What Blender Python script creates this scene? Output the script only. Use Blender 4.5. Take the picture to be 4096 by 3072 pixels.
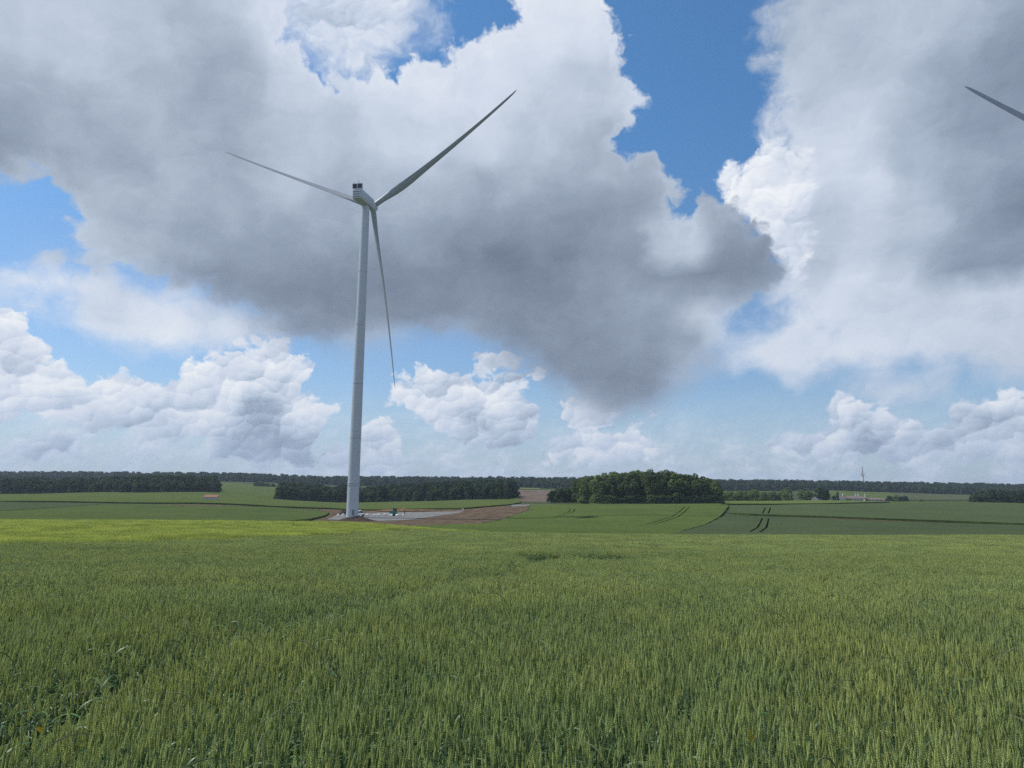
import bpy, bmesh, math, random
import numpy as np
from mathutils import Vector, Matrix, Euler
from mathutils.geometry import delaunay_2d_cdt

for o in list(bpy.data.objects):
    bpy.data.objects.remove(o)
S = bpy.context.scene
COL = S.collection
rnd = random.Random(11)
R = math.radians

# ------------------------------------------------------------------ camera
FPX = 2980.0                      # focal length in pixels of the 4096 px wide photograph
PITCH, ROLL = math.atan(457/FPX), R(0.7)
EYE = 1.95
cF = np.array([0, math.cos(PITCH), math.sin(PITCH)])
_R0 = np.array([1.0, 0, 0]); _U0 = np.cross(_R0, cF)
cR = _R0*math.cos(ROLL) + _U0*math.sin(ROLL)
cU = -_R0*math.sin(ROLL) + _U0*math.cos(ROLL)
cam = bpy.data.cameras.new("camera"); cam_o = bpy.data.objects.new("camera", cam); COL.objects.link(cam_o)
cam.sensor_width = 36; cam.lens = 36*FPX/4096; cam.clip_start = 0.1; cam.clip_end = 20000
M = Matrix.Identity(4)
for i in range(3):
    M[i][0] = cR[i]; M[i][1] = cU[i]; M[i][2] = -cF[i]
M[2][3] = EYE
cam_o.matrix_world = M
S.camera = cam_o

# ------------------------------------------------------------------ light, exposure
SUN_AZ, SUN_EL = R(-74), R(54)     # azimuth from +Y towards +X
SUN_STRENGTH = 3.6
SKY_STRENGTH = 0.10
S.view_settings.view_transform = 'Standard'; S.view_settings.look = 'None'
S.view_settings.gamma = 1.0; S.view_settings.exposure = 0.0; S.view_settings.use_curve_mapping = False
S.render.engine = 'CYCLES'
S.cycles.use_denoising = False
S.cycles.max_bounces = 6; S.cycles.diffuse_bounces = 3; S.cycles.transmission_bounces = 3
S.cycles.volume_bounces = 0; S.cycles.transparent_max_bounces = 6
S.cycles.sample_clamp_indirect = 4.0
sd = Vector((math.sin(SUN_AZ)*math.cos(SUN_EL), math.cos(SUN_AZ)*math.cos(SUN_EL), math.sin(SUN_EL)))
sun = bpy.data.lights.new("sun", 'SUN'); sun.energy = SUN_STRENGTH; sun.angle = R(1.5); sun.color = (1, .96, .88)
sun_o = bpy.data.objects.new("sun", sun); COL.objects.link(sun_o)
sun_o.rotation_euler = sd.to_track_quat('Z', 'Y').to_euler(); sun_o.location = (0, 0, 300)

# ------------------------------------------------------------------ pixel ray helpers (photo pixels, 4096 wide)
def ray(px, row):
    d = cR*(px-2048)/FPX + cU*(1536-row)/FPX + cF
    return d
def azel(px, row):
    d = ray(px, row); d = d/np.linalg.norm(d)
    return math.degrees(math.atan2(d[0], d[1])), math.degrees(math.asin(d[2]))

# ------------------------------------------------------------------ world: Nishita sky with procedural clouds
VX = 4096/2212.0
def vp(pts): return np.array([azel(x*VX, y*VX) for x, y in pts])
AZ0, AZ1, NAZ = -44.0, 44.0, 80
EL_TOP, NEL, EP = 42.0, 28, 0.72
az_g = np.linspace(AZ0, AZ1, NAZ)
el_g = EL_TOP*np.linspace(0, 1, NEL)**(1/EP)
def sdf(polys):
    """signed distance (degrees, + inside) to the union of polygons on the az/el grid"""
    A, E = np.meshgrid(az_g, el_g)
    best = np.full(A.shape, -99.0)
    for poly in polys:
        P = vp(poly); inside = np.zeros(A.shape, bool); dist = np.full(A.shape, 1e9)
        for i in range(len(P)):
            a, b = P[i], P[(i+1) % len(P)]
            ab = b-a; t = np.clip(((A-a[0])*ab[0]+(E-a[1])*ab[1])/max(ab@ab, 1e-9), 0, 1)
            dist = np.minimum(dist, np.hypot(A-a[0]-t*ab[0], E-a[1]-t*ab[1]))
            if abs(ab[1]) > 1e-12:
                c = ((a[1] > E) != (b[1] > E)) & (A < ab[0]*(E-a[1])/ab[1]+a[0])
                inside ^= c
        best = np.maximum(best, np.where(inside, dist, -dist))
    return best
def lum(samples):
    A, E = np.meshgrid(az_g, el_g)
    P = np.array([azel(x*VX, y*VX) for x, y, v in samples]); v = np.array([s[2] for s in samples])
    num = np.zeros(A.shape); den = np.zeros(A.shape)
    for (a, e), val in zip(P, v):
        d2 = (A-a)**2 + (1.4*(E-e))**2
        w = 1/(d2+0.35)**1.9
        num += w*val; den += w
    return num/den
BIG = [[(-160,-160),(615,-160),(630,60),(650,130),(700,160),(780,155),(840,150),(885,122),(915,132),(945,138),(965,110),(985,80),(1060,68),(1100,50),(1150,-160),(1320,-160),(1325,10),(1340,60),(1350,110),(1360,160),(1385,180),(1385,230),(1375,290),(1360,330),(1400,325),(1450,350),(1462,400),(1470,450),(1478,470),(1480,435),(1520,415),(1560,420),(1610,460),(1660,500),(1680,540),(1690,590),(1680,620),(1640,650),(1590,670),(1565,700),(1575,740),(1560,780),(1520,800),(1480,830),(1440,860),(1400,880),(1350,900),(1270,900),(1210,850),(1150,800),(1110,765),(1050,735),(960,715),(900,720),(830,745),(760,748),(680,742),(620,730),(585,700),(520,685),(470,650),(400,618),(300,600),(200,590),(80,560),(60,520),(120,520),(165,500),(165,450),(130,420),(60,390),(-160,375)]]
CUM = [[(-160,650),(40,675),(90,700),(140,745),(100,770),(90,790),(130,810),(190,800),(290,805),(320,815),(380,830),(430,780),(470,755),(510,745),(560,725),(610,728),(660,755),(680,780),(675,830),(660,865),(720,870),(732,890),(710,920),(690,950),(670,985),(560,1003),(470,990),(420,945),(340,950),(240,930),(180,940),(100,905),(-160,920)],
       [(0,1000),(5,975),(20,955),(70,940),(130,940),(180,965),(205,990),(100,1005)],
       [(620,1020),(680,972),(700,965),(750,960),(780,920),(820,908),(860,935),(880,970),(900,1020)],
       [(820,885),(850,830),(880,800),(940,790),(1000,800),(1030,820),(1080,810),(1100,830),(1150,860),(1170,900),(1160,950),(1100,970),(1040,970),(980,950),(930,920),(900,890)],
       [(1022,770),(1050,755),(1130,760),(1180,800),(1150,840),(1080,815),(1030,795)],
       [(1200,855),(1250,860),(1450,868),(1420,890),(1360,905),(1280,940),(1230,930),(1200,900)],
       [(1150,975),(1210,950),(1250,935),(1310,940),(1360,930),(1410,945),(1427,970),(1410,1005),(1150,1005)],
       [(1640,940),(1665,925),(1700,930),(1720,950),(1780,940),(1790,905),(1778,885),(1800,860),(1840,848),(1870,860),(1900,865),(1940,880),(1980,920),(2020,920),(2060,900),(2030,880),(2100,860),(2150,850),(2180,843),(2400,850),(2400,1000),(1700,992),(1650,965)]]
STR = [[(-160,595),(60,603),(110,590),(200,597),(330,620),(430,640),(500,660),(600,690),(600,735),(540,712),(500,733),(420,742),(330,742),(260,737),(180,705),(150,668),(90,655),(0,645),(-160,645)],
       [(1700,-160),(1690,0),(1650,50),(1640,95),(1665,120),(1660,160),(1690,200),(1690,240),(1665,260),(1645,290),(1660,320),(1710,330),(1700,440),(1700,560),(1680,620),(1640,650),(1720,668),(1790,690),(1720,700),(1650,715),(1590,740),(1575,775),(1640,787),(1700,802),(1750,806),(1760,797),(1850,787),(1950,768),(2100,790),(2400,830),(2400,-160)],
       [(1840,822),(1890,806),(1950,815),(2030,822),(2035,838),(1950,848),(1880,840)]]
WHT = [[(1567,355),(1580,348),(1605,350),(1622,368),(1655,332),(1690,312),(1730,330),(1742,420),(1740,500),(1725,590),(1660,520),(1610,465),(1580,425),(1570,390)],
       [(600,-160),(870,-160),(900,10),(935,45),(890,66),(870,95),(835,118),(800,165),(760,172),(735,140),(705,160),(690,120),(650,105),(600,60)]]
L_BIG = [(0,0,.70),(150,50,.73),(300,60,.69),(400,60,.63),(500,150,.58),(450,250,.59),(300,200,.64),(100,200,.61),(0,300,.54),(100,340,.56),(250,350,.59),(600,60,.76),(650,180,.74),(700,250,.70),(850,170,.80),(950,220,.81),(1050,150,.80),(1150,50,.83),(1250,30,.84),(1100,120,.79),(1300,150,.70),(1370,200,.74),(1200,250,.71),(1300,330,.62),(900,300,.75),(1000,320,.72),(1040,300,.76),(1100,350,.66),(600,400,.66),(500,350,.58),(400,400,.63),(250,430,.64),(180,500,.67),(300,500,.6),(450,500,.56),(600,520,.54),(700,450,.60),(850,450,.60),(950,520,.54),(1050,420,.58),(1200,450,.53),(1350,450,.53),(1430,400,.6),(500,600,.49),(650,620,.45),(750,650,.43),(850,640,.44),(650,700,.47),(800,735,.58),(950,620,.44),(1000,560,.43),(1100,560,.40),(1200,560,.41),(1350,560,.49),(1330,590,.52),(1440,520,.68),(1480,520,.72),(1400,600,.5),(1500,600,.46),(1600,580,.44),(1620,520,.47),(1550,450,.55),(1400,700,.52),(1300,680,.5),(1200,700,.47),(1100,700,.44),(1000,690,.52),(1150,770,.48),(1250,800,.46),(1350,820,.43),(1400,780,.46),(1500,740,.56),(1550,720,.70),(1540,690,.72),(1350,870,.5),(1250,880,.6),(1480,800,.58),(1400,650,.56)]
L_CUM = [(0,700,.84),(60,720,.86),(20,780,.84),(40,850,.88),(100,850,.9),(150,820,.88),(60,895,.78),(150,880,.84),(220,830,.88),(250,860,.9),(300,850,.9),(350,860,.88),(230,912,.76),(300,930,.66),(350,935,.66),(420,920,.84),(450,880,.86),(400,830,.86),(480,800,.86),(550,760,.85),(600,760,.85),(620,800,.82),(560,830,.79),(500,860,.86),(560,880,.62),(530,930,.56),(600,895,.82),(650,885,.87),(700,890,.84),(600,945,.55),(650,960,.58),(560,985,.62),(850,870,.84),(900,830,.86),(950,830,.82),(1000,850,.84),(1060,840,.88),(1100,880,.82),(950,900,.84),(1000,930,.74),(1050,955,.62),(1130,935,.70),(1150,880,.8),(820,930,.86),(820,970,.78),(1050,780,.68),(1100,790,.66),(1250,890,.82),(1300,890,.76),(1400,890,.68),(1200,965,.8),(1280,950,.86),(1360,945,.85),(1300,985,.76),(1680,935,.84),(1690,965,.76),(1820,870,.88),(1900,880,.84),(1870,910,.70),(1860,945,.60),(1930,920,.76),(1980,950,.7),(1800,960,.76),(2100,885,.70),(2180,858,.85),(2150,915,.68),(2150,955,.76),(2000,975,.72),(50,955,.8),(150,975,.70),(100,990,.72)]
L_STR = [(1700,50,.66),(1750,50,.68),(1850,100,.66),(1950,50,.69),(2050,50,.66),(2200,50,.57),(2200,150,.50),(2100,250,.55),(1750,200,.68),(1720,260,.75),(1800,270,.75),(1780,330,.77),(1725,400,.80),(1725,470,.77),(1770,450,.68),(1860,400,.76),(1900,480,.73),(2000,350,.64),(2100,450,.55),(2200,450,.48),(1980,470,.68),(1980,530,.66),(2000,570,.56),(2060,585,.53),(2130,588,.49),(2200,585,.48),(2060,612,.78),(2130,615,.78),(2200,615,.76),(1750,570,.66),(1850,600,.78),(1950,600,.74),(1700,600,.76),(2100,660,.77),(2200,650,.74),(1700,650,.8),(1650,740,.8),(1800,740,.8),(1900,750,.78),(2050,750,.75),(2200,760,.72),(0,620,.82),(100,620,.85),(200,620,.8),(250,660,.74),(300,700,.82),(350,722,.85),(450,680,.76),(500,715,.82),(580,700,.7),(1930,830,.76)]
L_WHT = [(1600,380,.9),(1680,400,.92),(1680,480,.88),(1700,550,.80),(1720,380,.82),(1720,460,.78),(750,80,.80),(650,50,.78),(850,40,.80),(780,150,.80)]
SD = 12.0
def n01(s): return np.clip(s/(2*SD)+.5, 0, 1)
banks = [(n01(sdf(CUM)), n01(sdf(STR)), n01(sdf(BIG))), (lum(L_CUM), lum(L_STR), lum(L_BIG)), (n01(sdf(WHT)), lum(L_WHT), None)]

W = bpy.data.worlds.new("World"); S.world = W; W.use_nodes = True
nt = W.node_tree; nt.nodes.clear()
class NB:
    """small node builder"""
    def __init__(s, nt): s.nt = nt
    def new(s, t, **k):
        n = s.nt.nodes.new(t)
        for a, b in k.items(): setattr(n, a, b)
        return n
    def put(s, sock, v):
        if v is None: return
        if isinstance(v, (int, float)): sock.default_value = v
        elif isinstance(v, (tuple, list)): sock.default_value = v
        else: s.nt.links.new(v, sock)
    def m(s, op, a, b=None, c=None, clamp=False):
        n = s.new('ShaderNodeMath', operation=op, use_clamp=clamp)
        s.put(n.inputs[0], a); s.put(n.inputs[1], b); s.put(n.inputs[2], c)
        return n.outputs[0]
    def vm(s, op, a, b=None):
        n = s.new('ShaderNodeVectorMath', operation=op)
        s.put(n.inputs[0], a); s.put(n.inputs[1], b)
        return n.outputs[0]
    def comb(s, x, y, z):
        n = s.new('ShaderNodeCombineXYZ'); s.put(n.inputs[0], x); s.put(n.inputs[1], y); s.put(n.inputs[2], z)
        return n.outputs[0]
    def sep(s, v):
        n = s.new('ShaderNodeSeparateXYZ'); s.put(n.inputs[0], v); return n.outputs
    def noise(s, v, scale, det=6, rough=.5, lac=2.0, dist=0.0, color=False, dim='2D'):
        n = s.new('ShaderNodeTexNoise', noise_dimensions=dim); s.put(n.inputs['Vector'], v)
        n.inputs['Scale'].default_value = scale; n.inputs['Detail'].default_value = det
        n.inputs['Roughness'].default_value = rough; n.inputs['Lacunarity'].default_value = lac
        n.inputs['Distortion'].default_value = dist
        return n.outputs['Color' if color else 'Fac']
    def voro(s, v, scale, det=3, rough=.5, smooth=.6):
        n = s.new('ShaderNodeTexVoronoi', feature='F1', voronoi_dimensions='2D'); s.put(n.inputs['Vector'], v)
        n.inputs['Scale'].default_value = scale; n.inputs['Detail'].default_value = det
        n.inputs['Roughness'].default_value = rough
        return n.outputs['Distance']
    def mix(s, f, a, b):
        n = s.new('ShaderNodeMix', data_type='RGBA'); s.put(n.inputs[0], f); s.put(n.inputs[6], a); s.put(n.inputs[7], b)
        return n.outputs[2]
    def smooth(s, v, lo, hi, a=0.0, b=1.0):
        n = s.new('ShaderNodeMapRange', interpolation_type='SMOOTHSTEP'); s.put(n.inputs[0], v)
        s.put(n.inputs[1], lo); s.put(n.inputs[2], hi); s.put(n.inputs[3], a); s.put(n.inputs[4], b)
        return n.outputs[0]
    def ramp(s, v, stops, interp='LINEAR'):
        n = s.new('ShaderNodeValToRGB'); s.put(n.inputs[0], v); cr = n.color_ramp; cr.interpolation = interp
        while len(cr.elements) < len(stops): cr.elements.new(.5)
        for e, (p, c) in zip(cr.elements, stops): e.position = p; e.color = (*c, 1)
        return n.outputs[0]
def lin(r, g, b):
    f = lambda c: (c/255/12.92 if c/255 <= .04045 else ((c/255+.055)/1.055)**2.4)
    return (f(r), f(g), f(b))

B = NB(nt)
tc = B.new('ShaderNodeTexCoord').outputs['Generated']
dx, dy, dz = B.sep(tc)[0:3]
az = B.m('MULTIPLY', B.m('ARCTAN2', dx, dy), 57.29578)
el = B.m('MULTIPLY', B.m('ARCSINE', dz), 57.29578)
# noise space: features shrink towards the horizon
ec = B.m('MAXIMUM', el, 0.0)
lowf = B.smooth(ec, 2.0, 26.0, 1.9, 0.8)
nv1 = B.comb(B.m('MULTIPLY', az, .1), B.m('MULTIPLY', ec, .13), 0.0)
warpc = B.noise(nv1, 2.2, 5, .55, color=True)
wx, wy, wz = B.sep(warpc)[0:3]
amp = B.smooth(ec, 2.0, 30.0, 1.5, 3.2)
azw = B.m('ADD', az, B.m('MULTIPLY', B.m('SUBTRACT', wx, .5), amp))
elw = B.m('ADD', ec, B.m('MULTIPLY', B.m('SUBTRACT', wy, .5), B.m('MULTIPLY', amp, .75)))
tx = B.m('DIVIDE', B.m('SUBTRACT', azw, AZ0), AZ1-AZ0, clamp=True)
ty = B.m('MULTIPLY', B.m('POWER', B.m('DIVIDE', B.m('MAXIMUM', elw, 0.0), EL_TOP, clamp=True), EP), float(NEL-1))
xin = B.comb(tx, tx, tx)
def curve_node(rows3):
    n = B.new('ShaderNodeRGBCurve'); mp = n.mapping; mp.use_clip = False
    for c in range(3):
        cv = mp.curves[c]; ys = rows3[c]
        if ys is None: continue
        pts = cv.points
        pts[0].location = (0, float(ys[0])); pts[1].location = (1, float(ys[-1]))
        for i in range(1, NAZ-1): pts.new(i/(NAZ-1), float(ys[i]))
        for p in pts: p.handle_type = 'AUTO_CLAMPED'
    mp.update(); B.put(n.inputs['Color'], xin)
    return n.outputs[0]
outs = []
facs = [B.m('SUBTRACT', ty, float(i-1), clamp=True) for i in range(1, NEL)]
for bk in banks:
    cur = curve_node([None if c is None else c[0] for c in bk])
    for i in range(1, NEL):
        cur = B.mix(facs[i-1], cur, curve_node([None if c is None else c[i] for c in bk]))
    outs.append(B.sep(cur)[0:3])
(sA, sB, sC), (lA, lB, lC), (sD_, lD, _) = outs
# behind the photograph's span: generic broken cloud
away = B.smooth(B.m('ABSOLUTE', az), 40.0, 47.0)
high = B.smooth(el, 38.0, 44.0)
away = B.m('MAXIMUM', away, high)
gen = B.noise(B.vm('MULTIPLY', tc, (1, 1, 1.6)), 2.1, 5, .56, dim='3D')
gens = B.m('MULTIPLY', B.m('SUBTRACT', gen, .52), 90.0)
def unn(v): return B.m('MULTIPLY', B.m('SUBTRACT', v, .5), 2*SD)
def blend(a, b): return B.m('ADD', B.m('MULTIPLY', a, B.m('SUBTRACT', 1.0, away)), B.m('MULTIPLY', b, away))
dA, dB = unn(sA), unn(sB)
dC = blend(unn(sC), gens)
dB = blend(dB, -9.0); dA = blend(dA, -9.0); dD = blend(unn(sD_), -9.0)
lC = blend(lC, B.smooth(gen, .45, .75, .84, .5))
# detail fields
nv = B.comb(B.m('MULTIPLY', azw, .1), B.m('MULTIPLY', elw, .12), 0.0)
fine = B.comb(B.m('MULTIPLY', az, .1), B.m('MULTIPLY', ec, .125), 0.0)
fbm = B.m('SUBTRACT', B.noise(nv, 3.6, 7, .52), .5)
fbm2 = B.m('SUBTRACT', B.noise(fine, 15.0, 4, .6), .5)
nvd = B.vm('ADD', nv, B.vm('MULTIPLY', B.vm('SUBTRACT', B.noise(fine, 7.0, 3, .5, color=True), (.5, .5, .5)), (.09, .09, 0)))
puff = B.m('SUBTRACT', .36, B.voro(nvd, 5.0, 2.6, .5))
nvs = B.vm('ADD', nv, (-.012, .022, 0))
puffs = B.m('SUBTRACT', .36, B.voro(B.vm('ADD', nvd, (-.012, .022, 0)), 5.0, 2.6, .5))
fbms = B.m('SUBTRACT', B.noise(nvs, 3.6, 7, .52), .5)
relief = B.m('ADD', B.m('MULTIPLY', B.m('SUBTRACT', puff, puffs), .35), B.m('MULTIPLY', B.m('SUBTRACT', fbm, fbms), 1.3))
finx = B.vm('ADD', fine, (-.006, .011, 0))
reliefx = B.m('ADD', B.m('SUBTRACT', B.noise(fine, 13.0, 6, .6), B.noise(finx, 13.0, 6, .6)), B.m('SUBTRACT', B.voro(finx, 17.0, 1.5, .5), B.voro(fine, 17.0, 1.5, .5)))
def lump(scale, k):
    n = B.new('ShaderNodeTexVoronoi', feature='SMOOTH_F1', voronoi_dimensions='2D'); B.put(n.inputs['Vector'], nvd)
    n.inputs['Scale'].default_value = scale; n.inputs['Smoothness'].default_value = .22; n.inputs['Randomness'].default_value = 1.0
    d_ = B.vm('SUBTRACT', nvd, n.outputs['Position']); x_, y_, _z = B.sep(d_)[0:3]
    return B.m('MULTIPLY', B.m('SUBTRACT', B.m('MULTIPLY', y_, 1.0), B.m('MULTIPLY', x_, .55)), scale*k)
lumps = B.m('ADD', lump(4.2, 1.0), lump(10.0, .55))
rmask = B.smooth(B.noise(nv, 5.0, 3, .5), .42, .62, .15, 1.0)
soft = B.m('SUBTRACT', B.noise(nv, 2.6, 5, .5), .5)
sc = B.smooth(ec, 2.0, 26.0, .45, 1.25)       # edge noise amplitude shrinks with elevation
def alpha(d, edge, kp, kf, k2, off=0.0):
    e = B.m('ADD', B.m('MULTIPLY', puff, kp), B.m('ADD', B.m('MULTIPLY', fbm, kf), B.m('MULTIPLY', fbm2, k2)))
    v = B.m('ADD', B.m('ADD', d, off), B.m('MULTIPLY', e, sc))
    return B.smooth(v, -edge, edge), v
def tone(l, kr, ks, kf, v=None, rim=0.0, kx=0.0, kl=0.0):
    if kl: l = B.m('ADD', l, B.m('MULTIPLY', lumps, kl))
    if kx: l = B.m('ADD', l, B.m('MULTIPLY', B.m('MULTIPLY', reliefx, kx), rmask))
    t = B.m('ADD', l, B.m('MULTIPLY', relief, kr))
    t = B.m('ADD', t, B.m('MULTIPLY', soft, ks))
    t = B.m('ADD', t, B.m('MULTIPLY', fbm, kf))
    if v is not None:
        t = B.m('ADD', t, B.smooth(v, 0.0, 1.6, rim, 0.0))
    return B.ramp(t, [(0, lin(70,80,102)), (.40, lin(112,124,143)), (.55, lin(147,160,179)), (.68, lin(183,196,213)), (.80, lin(212,221,236)), (.92, lin(236,240,247)), (1, lin(250,251,253))])
sky = B.new('ShaderNodeTexSky', sky_type='NISHITA'); sky.sun_disc = False
sky.sun_elevation = SUN_EL; sky.sun_rotation = SUN_AZ; sky.air_density = 1.0; sky.dust_density = .6; sky.ozone_density = 2.5
skyc = B.vm('MULTIPLY', sky.outputs[0], B.comb(B.smooth(el, 4.0, 30.0, SKY_STRENGTH*.98, SKY_STRENGTH*.66), B.smooth(el, 4.0, 30.0, SKY_STRENGTH*1.10, SKY_STRENGTH*1.12), B.smooth(el, 4.0, 30.0, SKY_STRENGTH*1.22, SKY_STRENGTH*1.38)))
# pale band of far cloud and moist air over the horizon
hz = B.m('ADD', B.m('MULTIPLY', B.smooth(el, 1.0, 9.0, 1.0, 0.0), .85), B.m('MULTIPLY', B.m('MULTIPLY', fbm, B.smooth(el, 1.5, 7.0, 1.6, 0.0)), 1.0), clamp=True)
hzc = B.ramp(B.m('ADD', B.m('ADD', .76, B.m('MULTIPLY', fbm, .30)), B.m('MULTIPLY', relief, .35)), [(.5, lin(152,175,206)), (.72, lin(184,200,222)), (.9, lin(220,229,241))])
col = B.mix(hz, skyc, hzc)
aA, vA = alpha(dA, .22, 1.9, 2.0, .7, .28)
farA = B.mix(B.smooth(ec, 1.0, 12.0, .34, .05), tone(B.m('ADD', B.m('MULTIPLY', lA, 1.1), -.09), .14, .12, .22, vA, .04, .02, .15), (*lin(168, 190, 220), 1))
col = B.mix(aA, col, farA)
aB, vB = alpha(dB, 1.3, .6, 3.0, .6, .45)
aB = B.m('MULTIPLY', aB, .97)
col = B.mix(aB, col, tone(B.m('ADD', B.m('MULTIPLY', lB, 1.15), -.10), .03, .08, .07, None, 0, 0, .012))
_a, vD = alpha(dD, .6, 1.0, 1.7, .7, .9)
eD = B.smooth(az, -4.0, 6.0, 1.9, .5)
aD = B.m('MULTIPLY', B.smooth(vD, B.m('MULTIPLY', eD, -1.0), eD), B.smooth(az, -4.0, 6.0, .9, 1.0))
col = B.mix(aD, col, tone(lD, .16, .05, .12, None, 0, .015, .07))
aC, vC = alpha(dC, .5, 1.2, 1.7, .5, .25)
# ragged lower side, crisp upper side
aC2, _v = alpha(dC, 1.7, .4, 2.6, .4)
und = B.smooth(el, 9.0, 19.0)
aC = B.m('ADD', B.m('MULTIPLY', aC, und), B.m('MULTIPLY', aC2, B.m('SUBTRACT', 1.0, und)))
col = B.mix(aC, col, tone(lC, .022, .12, .05, vC, .05, 0, .008))
col = B.vm('MULTIPLY', col, (1/SKY_STRENGTH,)*3)
gz = B.smooth(el, -6.0, -1.0)
bg = B.new('ShaderNodeBackground'); bg.inputs['Strength'].default_value = SKY_STRENGTH
B.put(bg.inputs['Color'], col)
wo = B.new('ShaderNodeOutputWorld'); nt.links.new(bg.outputs[0], wo.inputs['Surface'])
W.cycles.sampling_method = 'MANUAL'; W.cycles.sample_map_resolution = 512

# ------------------------------------------------------------------ helpers
def props(o, label=None, cat=None, group=None, kind=None):
    if label: o['label'] = label
    if cat: o['category'] = cat
    if group: o['group'] = group
    if kind: o['kind'] = kind
    return o
def thing(name, label, cat, loc=(0, 0, 0), rz=0.0, group=None):
    o = bpy.data.objects.new(name, None); COL.objects.link(o); o.empty_display_size = .2
    o.location = loc; o.rotation_euler = (0, 0, rz)
    return props(o, label, cat, group)
def mesh_obj(name, verts, faces, mat, parent=None, smooth=False, link=True):
    me = bpy.data.meshes.new(name); me.from_pydata([tuple(v) for v in verts], [], faces); me.update()
    if mat is not None:
        for m_ in (mat if isinstance(mat, (list, tuple)) else [mat]): me.materials.append(m_)
    if smooth: me.polygons.foreach_set('use_smooth', [True]*len(me.polygons))
    o = bpy.data.objects.new(name, me)
    if link: COL.objects.link(o)
    if parent is not None: o.parent = parent
    return o
def np_mesh(name, V, F, mat, mats_idx=None, smooth=False, link=True, parent=None):
    """V (n,3) array, F (m,k) array of equal sized faces"""
    me = bpy.data.meshes.new(name); n, k = F.shape
    me.vertices.add(len(V)); me.vertices.foreach_set('co', np.ascontiguousarray(V, np.float32).ravel())
    me.loops.add(n*k); me.loops.foreach_set('vertex_index', np.ascontiguousarray(F, np.int32).ravel())
    me.polygons.add(n); me.polygons.foreach_set('loop_start', np.arange(0, n*k, k, dtype=np.int32))
    for m_ in (mat if isinstance(mat, (list, tuple)) else [mat]): me.materials.append(m_)
    if mats_idx is not None: me.polygons.foreach_set('material_index', np.ascontiguousarray(mats_idx, np.int32))
    if smooth: me.polygons.foreach_set('use_smooth', np.ones(n, bool))
    me.update(calc_edges=True); me.validate()
    o = bpy.data.objects.new(name, me)
    if link: COL.objects.link(o)
    if parent is not None: o.parent = parent
    return o
class MB:
    """collects shapes for ONE mesh"""
    def __init__(s): s.bm = bmesh.new()
    def box(s, c, d, rot=None, taper=1.0, bevel=0.0):
        r = bmesh.ops.create_cube(s.bm, size=1)
        vs = r['verts']
        for v in vs:
            t = taper if v.co.z > 0 else 1.0
            v.co = Vector((v.co.x*d[0]*t, v.co.y*d[1]*t, v.co.z*d[2]))
        if bevel:
            es = list({e for v in vs for e in v.link_edges})
            g = bmesh.ops.bevel(s.bm, geom=es, offset=bevel, segments=2, affect='EDGES', profile=.6)
            vs = list({v for f in g['faces'] for v in f.verts} | {v for v in vs if v.is_valid})
        Mx = Matrix.Translation(c) @ (rot.to_matrix().to_4x4() if rot else Matrix.Identity(4))
        bmesh.ops.transform(s.bm, matrix=Mx, verts=vs); return s
    def tube(s, pts, rads, seg=12, caps=True):
        pts = [Vector(p) for p in pts]; rings = []
        for i, p in enumerate(pts):
            d = (pts[min(i+1, len(pts)-1)]-pts[max(i-1, 0)]).normalized()
            a = Vector((0, 0, 1)) if abs(d.z) < .9 else Vector((1, 0, 0))
            u = d.cross(a).normalized(); w = d.cross(u)
            rr = rads[i] if isinstance(rads, (list, tuple)) else rads
            rings.append([s.bm.verts.new(p+(u*math.cos(2*math.pi*k/seg)+w*math.sin(2*math.pi*k/seg))*rr) for k in range(seg)])
        for a, b in zip(rings, rings[1:]):
            for k in range(seg): s.bm.faces.new((a[k], a[(k+1) % seg], b[(k+1) % seg], b[k]))
        if caps: s.bm.faces.new(rings[0][::-1]); s.bm.faces.new(rings[-1])
        return s
    def loft(s, rings, caps=True):
        rs = [[s.bm.verts.new(p) for p in r] for r in rings]; n = len(rs[0])
        for a, b in zip(rs, rs[1:]):
            for k in range(n): s.bm.faces.new((a[k], a[(k+1) % n], b[(k+1) % n], b[k]))
        if caps: s.bm.faces.new(rs[0][::-1]); s.bm.faces.new(rs[-1])
        return s
    def prism(s, poly, x0, x1):
        """profile in (y,z) extruded along x"""
        a = [s.bm.verts.new((x0, y, z)) for y, z in poly]; b = [s.bm.verts.new((x1, y, z)) for y, z in poly]
        n = len(poly)
        for k in range(n): s.bm.faces.new((a[k], a[(k+1) % n], b[(k+1) % n], b[k]))
        s.bm.faces.new(a[::-1]); s.bm.faces.new(b); return s
    def build(s, name, mat, parent=None, smooth=None, link=True):
        bmesh.ops.recalc_face_normals(s.bm, faces=s.bm.faces[:])
        me = bpy.data.meshes.new(name); s.bm.to_mesh(me); s.bm.free()
        for m_ in (mat if isinstance(mat, (list, tuple)) else [mat]): me.materials.append(m_)
        if smooth is not None:
            me.polygons.foreach_set('use_smooth', [True]*len(me.polygons)); me.set_sharp_from_angle(angle=R(smooth))
        o = bpy.data.objects.new(name, me)
        if link: COL.objects.link(o)
        if parent is not None: o.parent = parent
        return o

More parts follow.
